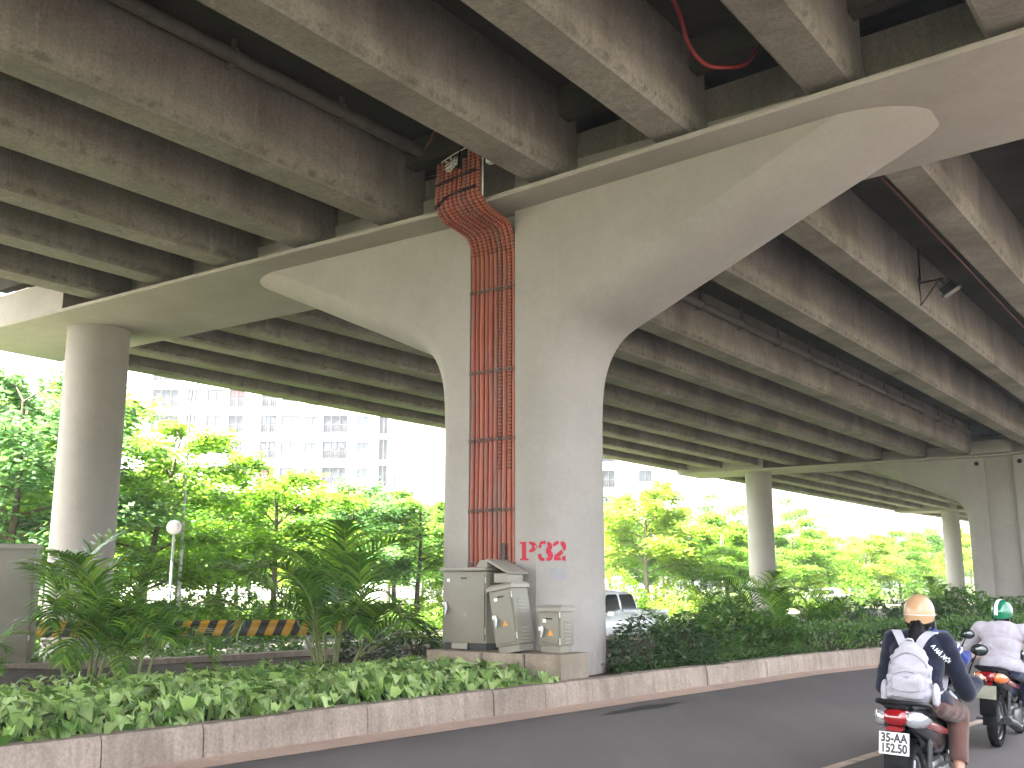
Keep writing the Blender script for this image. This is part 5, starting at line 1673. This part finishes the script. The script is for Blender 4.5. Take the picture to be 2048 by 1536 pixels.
for s in (-1, 1):
    ps = MB().ball((s * .17, .165, .92), (.03, .065, .085), 14).box((s * .172, .165, .9), (.04, .11, .1), None, .018)
    q = remesh(ps, .008, 4); q.materials.clear(); q.materials.append(M['pack']); q.name = 'side_pocket'; link('side_pocket', q, bp)
    sp_ = smooth_path([(s * .05, .235, 1.235), (s * .085, .275, 1.30), (s * .125, .36, 1.335), (s * .145, .47, 1.29), (s * .15, .56, 1.18), (s * .16, .54, 1.05), (s * .17, .40, .95), (s * .15, .25, .92)], 6)
    so_ = MB(); secs = []
    for i, p in enumerate(sp_):
        tg = (sp_[min(i + 1, len(sp_) - 1)] - sp_[max(0, i - 1)]).normalized(); xx = Vector((1, 0, 0)); nn = tg.cross(xx).normalized(); xx = nn.cross(tg)
        secs.append([p + xx * a * .029 + nn * b * .007 for a, b in ((-1, -1), (1, -1), (1, 1), (-1, 1))])
    so_.loft(secs); so_.build('strap', M['pack'], bp, 60)
MB().tube(smooth_path([(-.025, .225, 1.245), (-.02, .19, 1.285), (.02, .19, 1.285), (.025, .225, 1.245)], 5), .008, 6).build('handle', M['pack'], bp, 60)

# rider in the white shirt
H2 = -R(36); O2 = Vector((4.95, 10.87, 0))
M['plate_dirty'] = paint('dirty_plate', (.22, .21, .16), .6, .2, 12, dirt=((.08, .08, .06), .6))
far = motorbike('dark motorbike with red and orange tail lenses under the rider in white', O2, H2, M['gloss_black'], M['lens_red'], M['lens_orange'], None, 18, R(3), .95)
P = ride(.845, .10, 1.235, 1.415, 1.16, .40, 1.0, .33); P['_hem'] = -.05; P['_turn'] = R(-8)
r2, g2, (hd2, Hm2) = person('person in a white shirt and green helmet riding the motorbike at the right edge', O2, H2, P,
                            dict(skin=M['skin'], top=M['white_shirt'], trousers=M['jeans'], shoe=M['shoe'], top_name='shirt', trousers_name='jeans'), lean=R(3), voxel=.008, slim=1.16)
helmet(r2, hd2, Hm2, M['green_helmet'], True, False)
for o_ in (far, r2): o_.scale = (.97, .97, .935)
q = MB().ball(hd2 + Vector((0, -.03, -.06)), (.080, .07, .05), 12); q.build('hair', M['hair'], r2, 60)
co_ = MB().lathe([(.072, 0), (.078, .02), (.07, .045), (.062, .04)], 20, Matrix.Translation(Vector(P['neck']) + Vector((0, -.01, -.005))) @ Matrix.Rotation(R(12), 4, 'X')); co_.build('collar', M['white_shirt'], r2, 60)

# rider in blue ahead, mostly hidden
H3 = -R(32); O3 = Vector((3.60, 9.40, 0))
third = motorbike('dark motorbike ahead, hidden behind the rider with the backpack', O3, H3, M['gloss_black'], M['lens_red'], M['lens_orange'], None, 6, 0)
P = ride(.80, .20, 1.13, 1.20, 1.0, .30, .93)
r3, g3, (hd3, Hm3) = person('person in a blue jacket, almost hidden ahead of the rider with the backpack', O3, H3, P,
                            dict(skin=M['skin'], top=M['blue'], trousers=M['charcoal'], shoe=M['shoe']), voxel=.009)
helmet(r3, hd3, Hm3, M['black'])
sv = MB()
for k in range(2):
    e0, e1 = Vector(P['shoulder_r']), Vector(P['elbow_r']); c = e0.lerp(e1, .42 + .2 * k); d = (e1 - e0).normalized()
    a = d.orthogonal().normalized(); b = d.cross(a)
    sv.tube([c + a * math.cos(2 * PI * i / 20) * .079 + b * math.sin(2 * PI * i / 20) * .079 for i in range(21)], .009, 6)
sv.build('sleeve_stripe', M['white_gloss'], r3, 60)


# ------------------------------------------------------------------ cars
def car(name, label, cat, loc, rz, body, L, hw, cab, pickup=False):
    t = thing(name, label, cat, loc, rz, None); h = L / 2
    bs = [(-h, .62, hw * .86, .22), (-h + .08, .62, hw * .97, .33), (-h + .6, .64, hw, .36), (-.6, .64, hw, .37), (.7, .63, hw, .36), (h - .75, .60, hw * .98, .33), (h - .2, .56, hw * .92, .27), (h, .53, hw * .8, .18)]
    if pickup: bs = [(-h, .78, hw * .93, .30), (-h + .06, .78, hw * .99, .33), (-.9, .78, hw, .33), (.9, .78, hw, .33), (h - .8, .76, hw * .99, .31), (h - .2, .72, hw * .94, .27), (h, .68, hw * .85, .2)]
    MB().loft([sect(y, 0, cz, w, hh, 24, 4.5) for y, cz, w, hh in bs]).build('body', body, t, 40)
    c0, c1, z0, z1 = cab
    top = MB().loft([sect(y, 0, (z0 + z) / 2, w, (z - z0) / 2, 24, 4.2, .80) for y, w, z in ((c0, hw * .93, z0 + .12), (c0 + .14, hw * .94, z1 - .10), (c0 + .35, hw * .95, z1), ((c0 + c1) / 2, hw * .95, z1 + .02), (c1 - .75, hw * .95, z1 - .03), (c1 - .45, hw * .94, z1 - .18), (c1, hw * .9, z0 + .08))])
    top.build('cabin', body, t, 40)
    for s in (-1, 1):
        m_ = (c0 + c1) / 2 - .12; zb = z0 + .10; zt = z1 - .12
        def xs(z): return s * (hw * .95 * (1 + (.80 - 1) * (z - z0) / (z1 - z0)) * 1.0 - .004 + .012)
        for k, (ya, yb, yc, yd) in enumerate(((c0 + .22, m_ - .06, m_ - .06, c0 + .32), (m_ + .06, c1 - .35, c1 - .75, m_ + .06))):
            pts = [(ya, zb), (yb, zb), (yc, zt), (yd, zt)]
            q = MB(); cy = sum(p[0] for p in pts) / 4; cz = sum(p[1] for p in pts) / 4
            ring = []
            for i in range(4):
                a, b = Vector((*pts[i], 0)), Vector((*pts[(i + 1) % 4], 0)); pr = Vector((*pts[i - 1], 0))
                ring += [a + (pr - a) * .14, a + ((pr - a) * .14 + (b - a) * .14) * .28, a + (b - a) * .14]
            q.add([(xs(p.y) , p.x, p.y) for p in ring] + [(xs(p.y) - s * .02, p.x, p.y) for p in ring], [tuple(range(12)), tuple(range(12, 24))[::-1]] + [(i, (i + 1) % 12, 12 + (i + 1) % 12, 12 + i) for i in range(12)])
            q.build('window', M['glass_dark'], t)
        MB().box((s * (hw + .005), m_ + .25, z0 - .12), (.02, .16, .03), None, .006).box((s * (hw + .005), m_ - .75, z0 - .12), (.02, .16, .03), None, .006).build('handle', M['chrome'], t)
        MB().box((s * hw * .9, -h + .03, .80 if pickup else .68), (hw * .16, .10, .30 if pickup else .14), None, .02).build('tail_light', M['lens_red'], t)
        MB().box((s * hw * .72, h - .07, .68), (hw * .3, .12, .14), None, .03).build('headlight', M['lens_clear'], t)
        MB().box((s * (hw + .11), c1 - .45, z0 + .08), (.18, .1, .13), None, .03).build('mirror', body, t)
        for y in (-h + .95, h - .9): wheel(t, (s * (hw - .1), y, .34), .34, .11, .11, .24, 5, M['alu'])
    MB().box((0, -h - .03, .45), (hw * 1.9, .12, .18), None, .03).box((0, h - .02, .40), (hw * 1.8, .16, .2), None, .04).build('bumper', M['chrome'] if pickup else body, t)
    if pickup:
        b = MB()
        for s in (-1, 1): b.box((s * (hw - .05), (-h + c0) / 2, 1.13), (.09, c0 + h - .1, .10), None, .02)
        b.box((0, -h + .06, 1.10), (hw * 1.9, .06, .16), None, .02); b.build('bed_rail', body, t)
    return t


car('pickup_truck', 'white double cab pickup half hidden by the right side of the pier', 'pickup truck', (2.45, 29.3, -.31), PI - R(35), M['white_car'], 5.2, .9, (-.95, 1.55, 1.06, 1.76), True)
car('parked_car', 'white parked car under the trees right of the second round column', 'car', (26.3, 88.0, -.31), R(60), M['white_car'], 4.4, .85, (-1.5, 1.3, .95, 1.50))

# ================================================================== LIGHT, SKY, CAMERA
SUN_EL, SUN_AZ = R(56), R(-122)                  # azimuth clockwise from +Y
w = bpy.data.worlds.new('World'); S.world = w; w.use_nodes = True
nt = w.node_tree; nt.nodes.clear()
sky = nt.nodes.new('ShaderNodeTexSky'); sky.sky_type = 'NISHITA'; sky.sun_disc = False
sky.sun_elevation = SUN_EL; sky.sun_rotation = SUN_AZ; sky.air_density = 1.0; sky.dust_density = 4.0; sky.ozone_density = 1.0
bg = nt.nodes.new('ShaderNodeBackground'); bg.inputs[1].default_value = .15
wo = nt.nodes.new('ShaderNodeOutputWorld')
hs = nt.nodes.new('ShaderNodeHueSaturation'); hs.inputs['Saturation'].default_value = .38      # hazy white summer sky
nt.links.new(sky.outputs[0], hs.inputs['Color']); nt.links.new(hs.outputs[0], bg.inputs[0]); nt.links.new(bg.outputs[0], wo.inputs[0])
sl = bpy.data.lights.new('sun', 'SUN'); sl.energy = 5.0; sl.angle = R(.53); sl.color = (1, .95, .87)
so = bpy.data.objects.new('sun', sl); COL.objects.link(so)
dv = Vector((math.sin(SUN_AZ) * math.cos(SUN_EL), math.cos(SUN_AZ) * math.cos(SUN_EL), math.sin(SUN_EL)))
so.rotation_euler = dv.to_track_quat('Z', 'Y').to_euler(); so.location = (-30, 20, 40)

cam = bpy.data.cameras.new('camera'); co = bpy.data.objects.new('camera', cam); COL.objects.link(co)
cam.sensor_width = 36; cam.lens = 36 * 2030 / 2048; cam.clip_start = .1; cam.clip_end = 2000
co.location = (0, 0, 1.65); co.rotation_euler = (PI / 2 + math.atan(397 / 2030), 0, 0)
S.camera = co
S.view_settings.view_transform = 'Standard'; S.view_settings.look = 'None'; S.view_settings.gamma = 1
S.view_settings.exposure = 3.8
S.cycles.max_bounces = 10; S.cycles.diffuse_bounces = 5; S.cycles.glossy_bounces = 3; S.cycles.transmission_bounces = 4; S.cycles.transparent_max_bounces = 4
S.cycles.use_denoising = True
S.cycles.sample_clamp_indirect = 6
S.cycles.caustics_reflective = False; S.cycles.caustics_refractive = False

# haze volume added to imitate a lens veil, with some humid air
hm_, hnt, hout = new_mat('veil_haze')
pv = hnt.nodes.new('ShaderNodeVolumePrincipled'); pv.inputs['Density'].default_value = .0006; pv.inputs['Color'].default_value = (.86, .93, 1, 1); pv.inputs['Anisotropy'].default_value = .3
hnt.links.new(pv.outputs[0], hout.inputs['Volume'])
hz_ = MB().box((0, 110, 23.3), (500, 460, 49.4)).build('haze', hm_)
tag(hz_, None, None, None, 'stuff')
S.cycles.volume_bounces = 1
